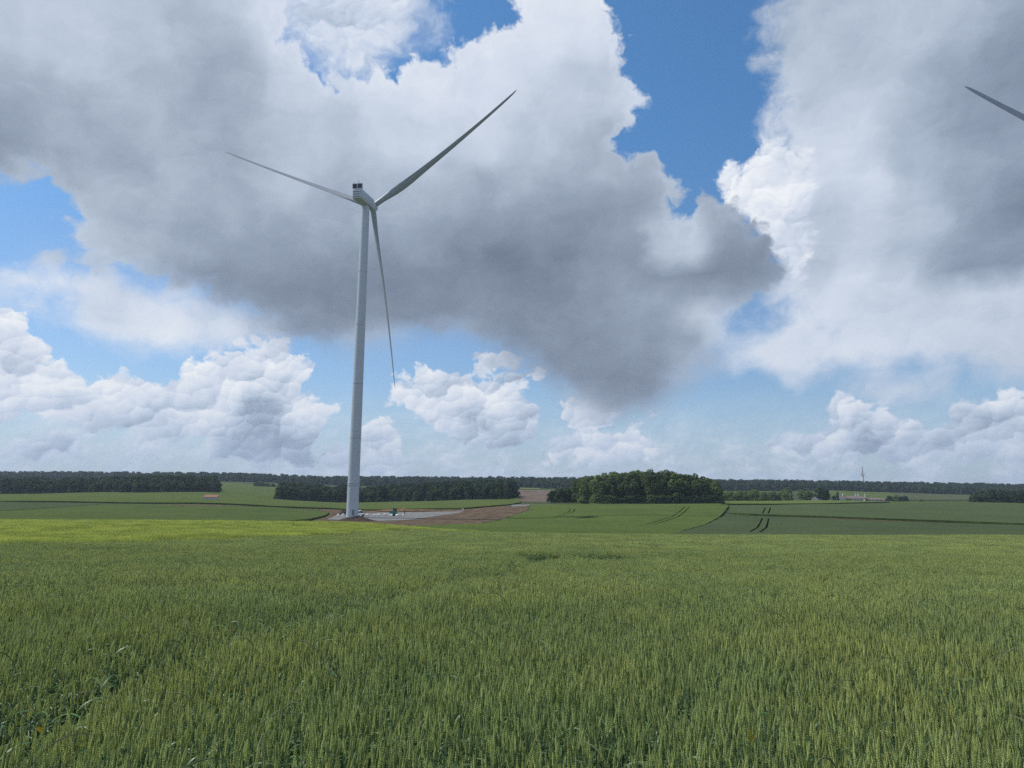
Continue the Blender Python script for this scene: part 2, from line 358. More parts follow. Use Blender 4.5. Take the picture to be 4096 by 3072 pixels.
# ------------------------------------------------------------------ materials
def material(name):
    m_ = bpy.data.materials.new(name); m_.use_nodes = True; m_.node_tree.nodes.clear()
    b = NB(m_.node_tree); p = b.new('ShaderNodeBsdfPrincipled'); o = b.new('ShaderNodeOutputMaterial')
    m_.node_tree.links.new(p.outputs[0], o.inputs[0]); return m_, b, p
def plain(name, c, rough=.6, metal=0.0, var=.12, scale=1.5, bump=0.0, spec=.4):
    m_, b, p = material(name)
    co = b.new('ShaderNodeTexCoord').outputs['Object']
    n = b.noise(co, scale, 5, .6, dim='3D')
    f = b.m('ADD', 1-var, b.m('MULTIPLY', n, 2*var))
    b.put(p.inputs['Base Color'], b.vm('MULTIPLY', tuple(c[:3]), b.comb(f, f, f)))
    p.inputs['Roughness'].default_value = rough; p.inputs['Metallic'].default_value = metal
    p.inputs['Specular IOR Level'].default_value = spec
    if bump:
        bn = b.new('ShaderNodeBump'); bn.inputs['Distance'].default_value = bump
        b.put(bn.inputs['Height'], b.noise(co, scale*4, 6, .65, dim='3D')); b.put(p.inputs['Normal'], bn.outputs[0])
    return m_
def leafy(name, c0, c1, wscale=.25, rand=.35, trans=.35, rough=.55, spec=.35, rs=None):
    """vegetation: two tones mixed by a world-space patch noise and a per-plant random value"""
    m_, b, p = material(name)
    pos = b.new('ShaderNodeNewGeometry').outputs['Position']
    n = b.noise(pos, wscale, 4, .6, dim='3D')
    oi = b.new('ShaderNodeObjectInfo').outputs['Random']
    isl = b.new('ShaderNodeNewGeometry').outputs['Random Per Island']
    f = b.smooth(n, .32, .68)
    f = b.m('ADD', b.m('MULTIPLY', f, 1-rand), b.m('MULTIPLY', b.m('ADD', b.m('MULTIPLY', oi, .5), b.m('MULTIPLY', isl, .5)), rand), clamp=True)
    c = b.mix(f, (*c0, 1), (*c1, 1))
    v = b.m('ADD', .60, b.m('ADD', b.m('MULTIPLY', isl, .44), b.m('MULTIPLY', oi, .36)))
    c = b.vm('MULTIPLY', c, b.comb(v, v, v))
    b.put(p.inputs['Base Color'], c); p.inputs['Roughness'].default_value = rough
    p.inputs['Specular IOR Level'].default_value = spec
    if trans > 0:
        t = b.new('ShaderNodeBsdfTranslucent'); b.put(t.inputs[0], c)
        mx = b.new('ShaderNodeMixShader'); mx.inputs[0].default_value = trans
        out = [n_ for n_ in m_.node_tree.nodes if n_.type == 'OUTPUT_MATERIAL'][0]
        m_.node_tree.links.new(p.outputs[0], mx.inputs[1]); m_.node_tree.links.new(t.outputs[0], mx.inputs[2])
        m_.node_tree.links.new(mx.outputs[0], out.inputs[0])
    return m_
def crop_mat(name, c0, c1, bump=.25, dry=None):
    """canopy of a far field: plants read as fine mottling with broad growth patches"""
    m_, b, p = material(name)
    pos = b.new('ShaderNodeNewGeometry').outputs['Position']
    xy = b.vm('MULTIPLY', pos, (1, 1, 0))
    big = b.noise(b.vm('MULTIPLY', xy, (1, .6, 1)), .035, 5, .6, dim='2D'); mid = b.noise(b.vm('MULTIPLY', xy, (1, .35, 1)), .25, 4, .6, dim='2D')
    fin = b.noise(b.vm('MULTIPLY', xy, (1, .5, 1)), 2.2, 5, .7, dim='2D')
    f = b.m('ADD', b.m('MULTIPLY', b.smooth(big, .3, .7), .65), b.m('MULTIPLY', b.smooth(mid, .3, .7), .35))
    c = b.mix(f, (*c0, 1), (*c1, 1))
    gr = b.noise(b.vm('MULTIPLY', xy, (.06, 1.0, 1)), .5, 3, .6, dim='2D')
    v = b.m('ADD', .30, b.m('ADD', b.m('MULTIPLY', fin, .9), b.m('MULTIPLY', gr, .5))); c = b.vm('MULTIPLY', c, b.comb(v, v, v))
    b.put(p.inputs['Base Color'], c); p.inputs['Roughness'].default_value = .9; p.inputs['Specular IOR Level'].default_value = 0.0
    bn = b.new('ShaderNodeBump'); bn.inputs['Distance'].default_value = bump; bn.inputs['Strength'].default_value = .8
    b.put(bn.inputs['Height'], b.m('ADD', fin, b.m('MULTIPLY', mid, 1.5))); b.put(p.inputs['Normal'], bn.outputs[0])
    return m_
def soil_mat(name, c0, c1, sc=.5, bump=.15, rough=.9):
    m_, b, p = material(name)
    pos = b.new('ShaderNodeNewGeometry').outputs['Position']
    a = b.noise(b.vm('MULTIPLY', pos, (1, .5, 1)), sc*.25, 5, .6, dim='3D'); f_ = b.noise(pos, sc*5, 6, .7, dim='3D')
    c = b.mix(b.smooth(a, .35, .65), (*c0, 1), (*c1, 1))
    v = b.m('ADD', .5, f_); c = b.vm('MULTIPLY', c, b.comb(v, v, v))
    b.put(p.inputs['Base Color'], c); p.inputs['Roughness'].default_value = rough; p.inputs['Specular IOR Level'].default_value = .05
    bn = b.new('ShaderNodeBump'); bn.inputs['Distance'].default_value = bump
    b.put(bn.inputs['Height'], f_); b.put(p.inputs['Normal'], bn.outputs[0])
    return m_
M_ground = soil_mat('ground_soil_grass', (.045, .065, .022), (.075, .085, .035), .6)
M_soil = soil_mat('earth', (.105, .072, .045), (.165, .115, .072), 1.2, .3)
M_clay = soil_mat('orange_clay', (.13, .08, .05), (.22, .13, .07), 1.6)
M_darkearth = soil_mat('dark_earth', (.055, .042, .034), (.085, .065, .05), 2.0, .1)
M_gravel = soil_mat('pale_gravel', (.165, .16, .152), (.225, .22, .205), 1.5, .04)
M_farbrown = soil_mat('brown_field', (.13, .095, .07), (.17, .125, .09), .4)
M_white = plain('white_turbine_paint', (.50, .52, .555), .42, var=.06, scale=.15)
M_blade = plain('blade_paint', (.30, .315, .335), .45, var=.04, scale=.15)
M_white_d = plain('grey_turbine_seam', (.20, .21, .22), .5)
M_cooler = plain('cooler_core', (.05, .05, .065), .6, scale=3)
M_tree = [leafy('foliage_a', (.038, .070, .024), (.072, .110, .032), .06, .6, .25, .7, .2),
          leafy('foliage_b', (.028, .056, .024), (.052, .086, .028), .06, .6, .25, .7, .2),
          leafy('foliage_light', (.115, .180, .050), (.185, .250, .065), .06, .5, .35, .7, .2),
          leafy('foliage_olive', (.070, .104, .034), (.118, .152, .044), .06, .6, .35, .7, .2)]
M_bark = plain('bark', (.07, .055, .042), .9, bump=.02)
M_stone = plain('pale_limestone', (.78, .75, .68), .85, scale=2.5, bump=.06)
M_wall = plain('lime_render_wall', (.55, .50, .46), .85, scale=1.2)
M_wallw = plain('white_render_wall', (.72, .70, .67), .85, scale=1.2)
M_tile = plain('terracotta_tiles', (.27, .125, .08), .85, scale=4, var=.25)
M_tile2 = plain('weathered_brown_tiles', (.21, .155, .135), .85, scale=4, var=.25)
M_glass = plain('dark_glass', (.02, .025, .03), .1, spec=.8, var=.02)
M_vanw = plain('white_van_paint', (.75, .76, .78), .3, var=.02, spec=.5)
M_black = plain('black_rubber', (.025, .025, .025), .8)
M_dark = plain('dark_steel', (.06, .06, .065), .55, metal=.4)
M_teal = plain('teal_paint', (.02, .17, .17), .4, var=.08)
M_ochre = plain('yellow_paint', (.62, .38, .12), .5, var=.12)
M_red = plain('red_paint', (.38, .14, .11), .5)
M_conc = plain('pale_concrete', (.52, .51, .49), .8, scale=.3)

# ------------------------------------------------------------------ terrain (heights of the crop canopy relative to the eye)
TPX = [0, 800, 1400, 2048, 2600, 3300, 4096]
def hzrow(px): return 1536+457+0.0122*(px-2048)
TU = np.array([ray(p, hzrow(p))[0]/ray(p, hzrow(p))[1] for p in TPX])
CROP = .72
TAB = [
 (1,    [-1.12]*7), (10, [-1.36]*7), (27, [-2.05]*7),
 (45,   [-2.45,-2.5,-2.55,-2.58,-2.55,-2.52,-2.55]),
 (60,   [-2.75,-2.8,-2.93,-2.97,-2.95,-2.88,-2.85]),
 (75,   [-3.05,-3.1,-3.22,-3.42,-3.42,-3.32,-3.12]),
 (90,   [-3.42,-3.4,-3.47,-4.2,-4.4,-4.4,-4.2]),
 (110,  [-4.2,-3.95,-3.87,-5.4,-5.8,-5.7,-5.4]),
 (140,  [-5.45,-5.6,-6.0,-6.6,-6.3,-5.95,-5.8]),
 (200,  [-6.7,-7.2,-8.0,-7.2,-6.4,-5.3,-5.8]),
 (250,  [-6.5,-7.1,-8.0,-7.4,-5.5,-4.95,-5.8]),
 (300,  [-6.0,-6.3,-7.65,-5.9,-4.5,-4.1,-4.6]),
 (350,  [-5.3,-4.9,-6.5,-4.0,-3.1,-3.1,-3.0]),
 (400,  [-4.5,-4.1,-6.1,-3.2,-2.3,-1.7,-1.5]),
 (450,  [-3.8,-3.3,-5.8,-2.6,-1.7,-.7,-.4]),
 (550,  [-2.5,-1.0,-5.4,-1.5,-1.0,1.3,.9]),
 (650,  [-1.2,2.4,-5.0,2.6,1.0,1.0,1.6]),
 (800,  [3.0,7.0,-1.0,8.2,5.0,1.6,4.0]),
 (1000, [9,14,8,13,11,7.5,8.5]),
 (1250, [18,22,18,19,18.5,19,14.5]),
 (1800, [32,34,29,34,34,33,33]),
 (2500, [32,34,30,34,34,33,33]),
 (6000, [10]*7)]
TY = np.log(np.array([t[0] for t in TAB], float)); TZ = np.array([t[1] for t in TAB], float)
def pchip_slopes(x, y):
    h = np.diff(x); d = np.diff(y, axis=0)/h[:, None]; m_ = np.zeros_like(y)
    w1 = 2*h[1:]+h[:-1]; w2 = h[1:]+2*h[:-1]
    ok = (d[:-1]*d[1:]) > 0
    with np.errstate(divide='ignore', invalid='ignore'):
        hm = (w1+w2)[:, None]/(w1[:, None]/d[:-1]+w2[:, None]/d[1:])
    m_[1:-1] = np.where(ok, hm, 0); m_[0] = d[0]; m_[-1] = d[-1]; return m_
TM = pchip_slopes(TY, TZ)
def canopy(X, Y):
    """height of the crop tops above the eye plane"""
    X = np.asarray(X, float); Y = np.asarray(Y, float)
    Yc = np.clip(Y, 1.0, 5999.0); L = np.log(Yc)
    i = np.clip(np.searchsorted(TY, L, side='right')-1, 0, len(TY)-2)
    h = TY[i+1]-TY[i]; t = ((L-TY[i])/h)[..., None]
    z = (2*t**3-3*t**2+1)*TZ[i]+(t**3-2*t**2+t)*h[..., None]*TM[i]+(-2*t**3+3*t**2)*TZ[i+1]+(t**3-t**2)*h[..., None]*TM[i+1]
    u = np.clip(X/np.maximum(Y, 12.0), TU[0], TU[-1])
    j = np.clip(np.searchsorted(TU, u, side='right')-1, 0, len(TU)-2)
    s = (u-TU[j])/(TU[j+1]-TU[j]); s = s*.5 + (s*s*(3-2*s))*.5
    z0 = np.take_along_axis(z, j[..., None], -1)[..., 0]; z1 = np.take_along_axis(z, (j+1)[..., None], -1)[..., 0]
    out = z0*(1-s)+z1*s
    w = np.clip((Y-15)/60, 0, 1)*np.clip(Y/400, .12, 1)
    return out + w*.35*(np.sin(X*.021+Y*.013)+.6*np.sin(X*.05-Y*.031+1.3))
def top_z(X, Y): return canopy(X, Y)+EYE
def gz_(X, Y): return float(canopy(X, Y))+EYE-CROP-.08
def gp(px, row, lo, hi, off=0.0):
    """world point where the line of sight through a photo pixel meets the canopy (+off) between two depths"""
    d = ray(px, row); Ys = np.linspace(lo, hi, 3000); t = Ys/d[1]
    g_ = d[2]*t-(canopy(d[0]*t, Ys)+off); sg = np.where(g_[:-1]*g_[1:] <= 0)[0]
    k = sg[0] if len(sg) else int(np.argmin(np.abs(g_)))
    Y = Ys[k]; return np.array([d[0]/d[1]*Y, Y])
def at(px, Y):
    d = ray(px, hzrow(px)); return np.array([d[0]/d[1]*Y, Y])
def P(lst, lo, hi, off=0.0):
    """(px,row) goes through gp; (px,'Y',depth) is placed at that depth"""
    return [gp(q[0], q[1], lo, hi, off) if len(q) == 2 else at(q[0], q[2]) for q in lst]

# ground sheet
tt = np.concatenate([np.linspace(-8, -1.3, 10)[:-1], np.linspace(-1.3, 1.3, 170), np.linspace(1.3, 8, 10)[1:]])
yy = np.concatenate([[-400, -60, -20, -8, -3, 0], np.exp(np.linspace(math.log(1.5), math.log(6000), 330))])
TT, YY = np.meshgrid(tt, yy); XX = TT*(np.maximum(YY, 0)+30)
ZZ = canopy(XX, YY)+EYE-CROP-.08
V = np.stack([XX, YY, ZZ], -1).reshape(-1, 3); nr, nc = XX.shape
idx = np.arange(nr*nc).reshape(nr, nc)
F = np.stack([idx[:-1, :-1], idx[:-1, 1:], idx[1:, 1:], idx[1:, :-1]], -1).reshape(-1, 4)
ground = np_mesh('ground', V, F, M_ground, smooth=True); props(ground, kind='structure')

def pip(X, Y, poly):
    ins = np.zeros(X.shape, bool); n = len(poly)
    for i in range(n):
        a, b = poly[i], poly[(i+1) % n]
        if a[1] == b[1]: continue
        c = ((a[1] > Y) != (b[1] > Y)) & (X < (b[0]-a[0])*(Y-a[1])/(b[1]-a[1])+a[0])
        ins ^= c
    return ins
def densify(poly, closed=True, jit=0.0):
    out = []; n = len(poly)
    for i in range(n if closed else n-1):
        a, b = np.array(poly[i]), np.array(poly[(i+1) % n]); L = np.linalg.norm(b-a)
        k = max(1, int(L/max(.5, .012*min(abs(a[1]), abs(b[1])))))
        for q in range(k):
            p = a+(b-a)*q/k
            if jit and q: p = p+np.array([rnd.uniform(-jit, jit), rnd.uniform(-jit, jit)])
            out.append(p)
    if not closed: out.append(np.array(poly[-1]))
    return out
def ribbon(path, w):
    p = densify(path, False); L, Rr = [], []
    for i in range(len(p)):
        d = p[min(i+1, len(p)-1)]-p[max(i-1, 0)]; d = d/max(np.linalg.norm(d), 1e-9); n = np.array([-d[1], d[0]])
        ww = w*rnd.uniform(.42, .6); L.append(p[i]+n*ww); Rr.append(p[i]-n*ww)
    return L+Rr[::-1]
def sheet(name, outline, mat, height, holes=(), crop=True, kind='structure', label=None, jit=.25, wob=0.0, side_mat=None):
    """a field: crop canopy (with its standing side) or an earth sheet, following the ground"""
    out = densify(outline, True, jit); loops = [out]+[list(h) for h in holes]
    pts, edges = [], []
    for lp in loops:
        s0 = len(pts); pts += lp; edges += [(s0+i, s0+(i+1) % len(lp)) for i in range(len(lp))]
    A = np.array(out); x0, y0 = A.min(0); x1, y1 = A.max(0)
    y = y0
    while y < y1:
        st = max(1.2, .022*y); xs = np.arange(x0, x1, st*1.2)+rnd.uniform(0, st)
        if len(xs):
            ins = pip(xs, np.full(xs.shape, y), A)
            pts += [np.array([x, y+rnd.uniform(-.2, .2)*st]) for x in xs[ins]]
        y += st*1.6
    v, e, f, *_ = delaunay_2d_cdt([Vector(p) for p in pts], edges, [], 0, 1e-4)
    v = np.array([(q.x, q.y) for q in v]); f = np.array([list(t) for t in f if len(t) == 3])
    cen = v[f].mean(1); keep = pip(cen[:, 0], cen[:, 1], A)
    for h in holes: keep &= ~pip(cen[:, 0], cen[:, 1], np.array(h))
    f = f[keep]
    base = canopy(v[:, 0], v[:, 1])+EYE-CROP-.08
    zt = base+height+(np.array([rnd.uniform(-wob, wob) for _ in v]) if wob else 0)
    n = len(v); V3 = np.concatenate([np.c_[v, zt], np.c_[v, base-.05]])
    cnt = {}
    for t in f:
        for a, b in ((t[0], t[1]), (t[1], t[2]), (t[2], t[0])):
            cnt[(a, b)] = 1
    side = [(a, b) for (a, b) in cnt if (b, a) not in cnt]
    fs = [tuple(t) for t in f]+[(b, a, a+n, b+n) for a, b in side]
    o = mesh_obj(name, V3, fs, [mat, side_mat or mat])
    k = len(f); mi = np.zeros(len(fs), int); mi[k:] = 1; o.data.polygons.foreach_set('material_index', mi)
    props(o, label, kind=kind)
    return o
C_green = crop_mat('green_wheat_far', (.080, .110, .036), (.104, .132, .040))
C_green2 = crop_mat('green_wheat_left', (.072, .102, .036), (.094, .122, .040))
C_bright = crop_mat('young_bright_crop', (.076, .110, .034), (.104, .136, .040))
C_dark = crop_mat('cloud_shaded_crop', (.064, .086, .044), (.078, .102, .048))  # crop green with cloud shade painted into the colour: left wedge, lower right field
C_dark2 = crop_mat('cloud_shaded_crop_far', (.070, .095, .046), (.085, .112, .050))  # upper right field, its cloud shade likewise put into the base colour
C_strip = crop_mat('lime_strip_crop', (.11, .145, .045), (.13, .16, .05))
C_olive = crop_mat('olive_crop', (.080, .095, .045), (.095, .105, .05))
C_side = crop_mat('crop_side_stalks', (.055, .085, .024), (.07, .10, .03))

# tramlines: pairs of wheel tracks left open in the crop
def pair(path, gap=1.9, w=.5):
    p = np.array(densify(path, False)); outs_ = []
    for s in (-.5, .5):
        q = []
        for i in range(len(p)):
            d = p[min(i+1, len(p)-1)]-p[max(i-1, 0)]; d = d/max(np.linalg.norm(d), 1e-9)
            q.append(p[i]+np.array([-d[1], d[0]])*gap*s)
        outs_.append(ribbon(q, w))
    return outs_
LEFTMID = P([(-500,'Y',118),(600,'Y',118),(1230,'Y',150),(1150,2081),(1235,2075),(1300,2060),(1317,2048),(1230,2036),(1100,2028),(800,2023),(400,2017)], 100, 500)+[at(-60, 254), at(-500, 249)]
sheet('crop_field', LEFTMID, C_green2, CROP, side_mat=C_side)
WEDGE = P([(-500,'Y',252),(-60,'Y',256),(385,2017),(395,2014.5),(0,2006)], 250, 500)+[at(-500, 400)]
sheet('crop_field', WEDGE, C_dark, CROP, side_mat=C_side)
BACK = P([(0,2003),(300,2004),(600,2009),(1100,2023),(1320,2031),(1600,2035),(1850,2031),(2040,2016),(2085,2008)], 330, 640)+[at(2075, 600), at(2060, 760), at(1140, 1000), at(880, 1200), at(-600, 900), at(-600, 385)]
sheet('crop_field', BACK, C_green, CROP, side_mat=C_side)
FARL = [at(872, 905), at(1010, 905), at(1180, 1000), at(1180, 1300), at(872, 1300)]
MID = P([(2118,2038),(2050,2062),(1925,2092)], 220, 480)[::-1]
tr1 = pair(P([(2600,2096),(2700,2066),(2750,2026)], 190, 420), 2.0, .45)
tr2 = pair(P([(2225,2068),(2285,2046),(2290,2035)], 230, 400), 2.0, .4)
tr3 = [ribbon(P([(2560,2097),(2620,2097)], 170, 300), .6), ribbon(P([(2785,2050),(2875,2055)], 220, 380), .8)]
CENTRE = [at(1700, 208), at(1300, 190), at(1300, 150), at(1880, 140), at(2150, 128), at(2650, 128)]+P([(2720,2122),(2760,2113),(2820,2096),(2880,2064),(2913,2024),(2912,2018),(2880,2016)], 130, 440)+[at(2890, 436), at(2360, 436)]+P([(2360,2014),(2118,2018)], 340, 500)+MID[::-1]
sheet('crop_field', CENTRE, C_bright, CROP, holes=tr1+tr2+tr3, side_mat=C_side)
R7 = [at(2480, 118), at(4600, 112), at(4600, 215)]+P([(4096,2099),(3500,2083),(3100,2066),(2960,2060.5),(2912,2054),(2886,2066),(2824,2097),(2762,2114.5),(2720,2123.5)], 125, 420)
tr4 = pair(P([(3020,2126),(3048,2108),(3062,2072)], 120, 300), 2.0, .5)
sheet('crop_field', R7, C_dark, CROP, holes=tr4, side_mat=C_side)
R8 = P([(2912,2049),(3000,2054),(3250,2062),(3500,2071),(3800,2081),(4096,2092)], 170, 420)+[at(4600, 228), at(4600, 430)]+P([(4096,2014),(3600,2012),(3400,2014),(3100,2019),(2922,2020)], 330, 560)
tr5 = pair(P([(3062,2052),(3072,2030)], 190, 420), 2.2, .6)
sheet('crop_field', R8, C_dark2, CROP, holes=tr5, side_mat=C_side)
STRIP = P([(2900,2014.5),(3100,2014),(3400,2009.5),(3560,2006)], 380, 700)+[at(3560, 590), at(2900, 620)]
sheet('crop_field', STRIP, C_strip, CROP, side_mat=C_side)
sheet('crop_field', [at(3560, 480), at(4700, 470), at(4700, 640), at(3560, 640)], C_green2, CROP-.2)
sheet('crop_field', [at(3330, 850), at(3640, 850), at(3560, 1240), at(3320, 1260)], C_green, CROP)
sheet('crop_field', [at(3645, 850), at(3900, 850), at(3900, 1220), at(3566, 1240)], C_olive, CROP)
sheet('crop_field', [at(2040, 960), at(2160, 960), at(2160, 1150), at(2040, 1150)], C_strip, CROP)
sheet('brown_field', [at(2062, 560), at(2240, 520), at(2400, 560), at(2400, 950), at(2062, 950)], M_farbrown, .06)
# track and dirt lines
sheet('dirt_track', P([(395,2014),(1100,2024),(1330,2032),(1500,2036)], 300, 480)+P([(1500,2040),(1325,2042),(1235,2035),(1100,2027),(800,2022),(405,2016)], 300, 480, -.6), M_soil, .05, kind='structure', jit=.1)
sheet('dirt_track', P([(2965,2054),(3250,2063),(3500,2072),(4096,2093)], 180, 420, -.7)+P([(4096,2098),(3500,2082),(3100,2065),(2965,2060)], 170, 420, -.7), M_soil, .05, kind='structure', jit=.1)
sheet('dirt_track', P([(2040,2014),(2360,2011),(2370,2014),(2118,2018),(2050,2021)], 340, 520), M_gravel, .12, kind='structure', jit=.1)

# ------------------------------------------------------------------ building site around the turbine
SITE = P([(1120,2085),(1235,2076),(1300,2062),(1322,2049),(1250,2036),(1500,2036),(1650,2037),(1850,2034),(2040,2019),(2100,2020),(2118,2038),(2050,2062),(1925,2092)], 190, 470, -.7)+[at(1925, 235), at(1700, 212), at(1300, 195)]
sheet('bare_earth', SITE, M_soil, .06, jit=.4, wob=.05)
PAD = P([(1310,2078),(1345,2062),(1395,2056),(1460,2054),(1520,2050),(1600,2050),(1700,2048.5),(1855,2045),(1835,2052),(1760,2062),(1700,2072),(1640,2079),(1560,2083),(1500,2084),(1400,2082)], 215, 420, -.7)
sheet('gravel_pad', PAD, M_gravel, .16, jit=.2)
def heap(name, px, row, lo, hi, L, Wd, H, mat, kind='structure', label=None, cat=None, seed=0, rz=0.0):
    """a tipped heap of earth as one lumpy mound"""
    c = gp(px, row, lo, hi, -.7); rg = random.Random(seed); V_, F_ = [], []
    nr_, ns_ = 9, 40; ph = [rg.uniform(0, 6.28) for _ in range(6)]
    for i in range(nr_+1):
        r_ = i/nr_
        for k in range(ns_):
            a = 2*math.pi*k/ns_; rr = r_*(1+.12*math.sin(2*a+ph[0])+.08*math.sin(5*a+ph[1]))
            x, y = rr*L/2*math.cos(a), rr*Wd/2*math.sin(a)
            x, y = x*math.cos(rz)-y*math.sin(rz), x*math.sin(rz)+y*math.cos(rz)
            h = H*(math.cos(min(1, r_)*math.pi)*.5+.5)*(1+.25*math.sin(3*a+ph[2]+4*r_))+rg.uniform(-.06, .06)*(r_ < 1)
            V_.append((c[0]+x, c[1]+y, gz_(c[0]+x, c[1]+y)+.1+h-(0.5 if r_ == 1 else 0)))
    for i in range(nr_):
        for k in range(ns_):
            F_.append((i*ns_+k, i*ns_+(k+1) % ns_, (i+1)*ns_+(k+1) % ns_, (i+1)*ns_+k))
    o = mesh_obj(name, V_, F_, mat, smooth=True); props(o, label, cat, kind=None if label else kind); return o
heap('earth_heap', 1432, 2083, 225, 300, 15, 7, 1.35, M_darkearth, label='low dark earth heap in front of the turbine tower foot', cat='earth heap', seed=3)
heap('earth_heap', 1378, 2058, 270, 420, 9, 5, 1.6, M_darkearth, label='dark earth pile just left of the turbine tower behind the gravel', cat='earth heap', seed=5)
# cut banks of soil round the pad
def bank(pts, H, mat, wd, seed):
    rg = random.Random(seed); p = densify(pts, False); V_, F_ = [], []
    prof = [(-1, -.4), (-.75, .15), (-.35, .75), (0, 1), (.4, .85), (1, .3)]
    for i, q in enumerate(p):
        d = p[min(i+1, len(p)-1)]-p[max(i-1, 0)]; d = d/np.linalg.norm(d); n_ = np.array([d[1], -d[0]])
        e = min(1, i/4, (len(p)-1-i)/4)
        for a, h in prof:
            x, y = q-n_*a*wd*-1*1.0
            V_.append((x, y, gz_(x, y)+.05+h*H*e*rg.uniform(.85, 1.15)))
    m_ = len(prof)
    for i in range(len(p)-1):
        for k in range(m_-1): F_.append((i*m_+k, i*m_+k+1, (i+1)*m_+k+1, (i+1)*m_+k))
    o = mesh_obj('earth_bank', V_, F_, mat, smooth=True); props(o, kind='structure'); return o
bank(P([(1465,2050),(1530,2045),(1620,2045),(1740,2044),(1860,2042)], 300, 460, -.7), .9, M_clay, 2.2, 1)

# ------------------------------------------------------------------ wind turbines
def airfoil_ring(c, t, span, twist, off, ns=14, circ=0.0):
    pts = []
    for k in range(ns):
        a = 2*math.pi*k/ns
        x = math.cos(a); y = math.sin(a)
        ax = (x*.5+.18)*c; ay = y*.5*t*(1-.55*max(0, -x)) if circ < 1 else y*.5*t
        if circ > 0:
            ax = ax*(1-circ)+x*.5*c*circ; ay = ay*(1-circ)+y*.5*t*circ
        X_ = ax*math.cos(twist)-ay*math.sin(twist); Y_ = ax*math.sin(twist)+ay*math.cos(twist)
        pts.append((X_, Y_+off, span))
    return pts
def blade_obj(root, Rr, pitch, bend, cs):
    """local z = span, y = away from the tower (upwind), x = in the rotor plane"""
    b = MB(); rings = []
    st = [0, .02, .05, .09, .13, .18, .24, .32, .42, .54, .66, .78, .88, .94, .975, .992, 1.0]
    ch = [2.3, 2.3, 2.4, 3.0, 3.6, 4.0, 3.9, 3.4, 2.8, 2.3, 1.85, 1.5, 1.25, 1.05, .75, .45, .12]
    th = [2.3, 2.3, 2.15, 1.9, 1.6, 1.3, 1.05, .8, .58, .42, .32, .24, .18, .14, .1, .06, .03]
    ci = [1, 1, .85, .5, .25, .1, 0, 0, 0, 0, 0, 0, 0, 0, 0, 0, 0]
    L = Rr-1.6
    for s_, c, t, q in zip(st, ch, th, ci):
        c = c*(1+(cs-1)*min(1, s_/.3))
        tw = pitch+R(14)*max(0, 1-s_/.75)**1.4*(1-q)
        rings.append(airfoil_ring(c, t, 1.6+s_*L, tw, (bend+2.5)*s_-bend*s_**2.2, circ=q))
    b.loft(rings); o = b.build('blade', M_blade, root, smooth=50); return o
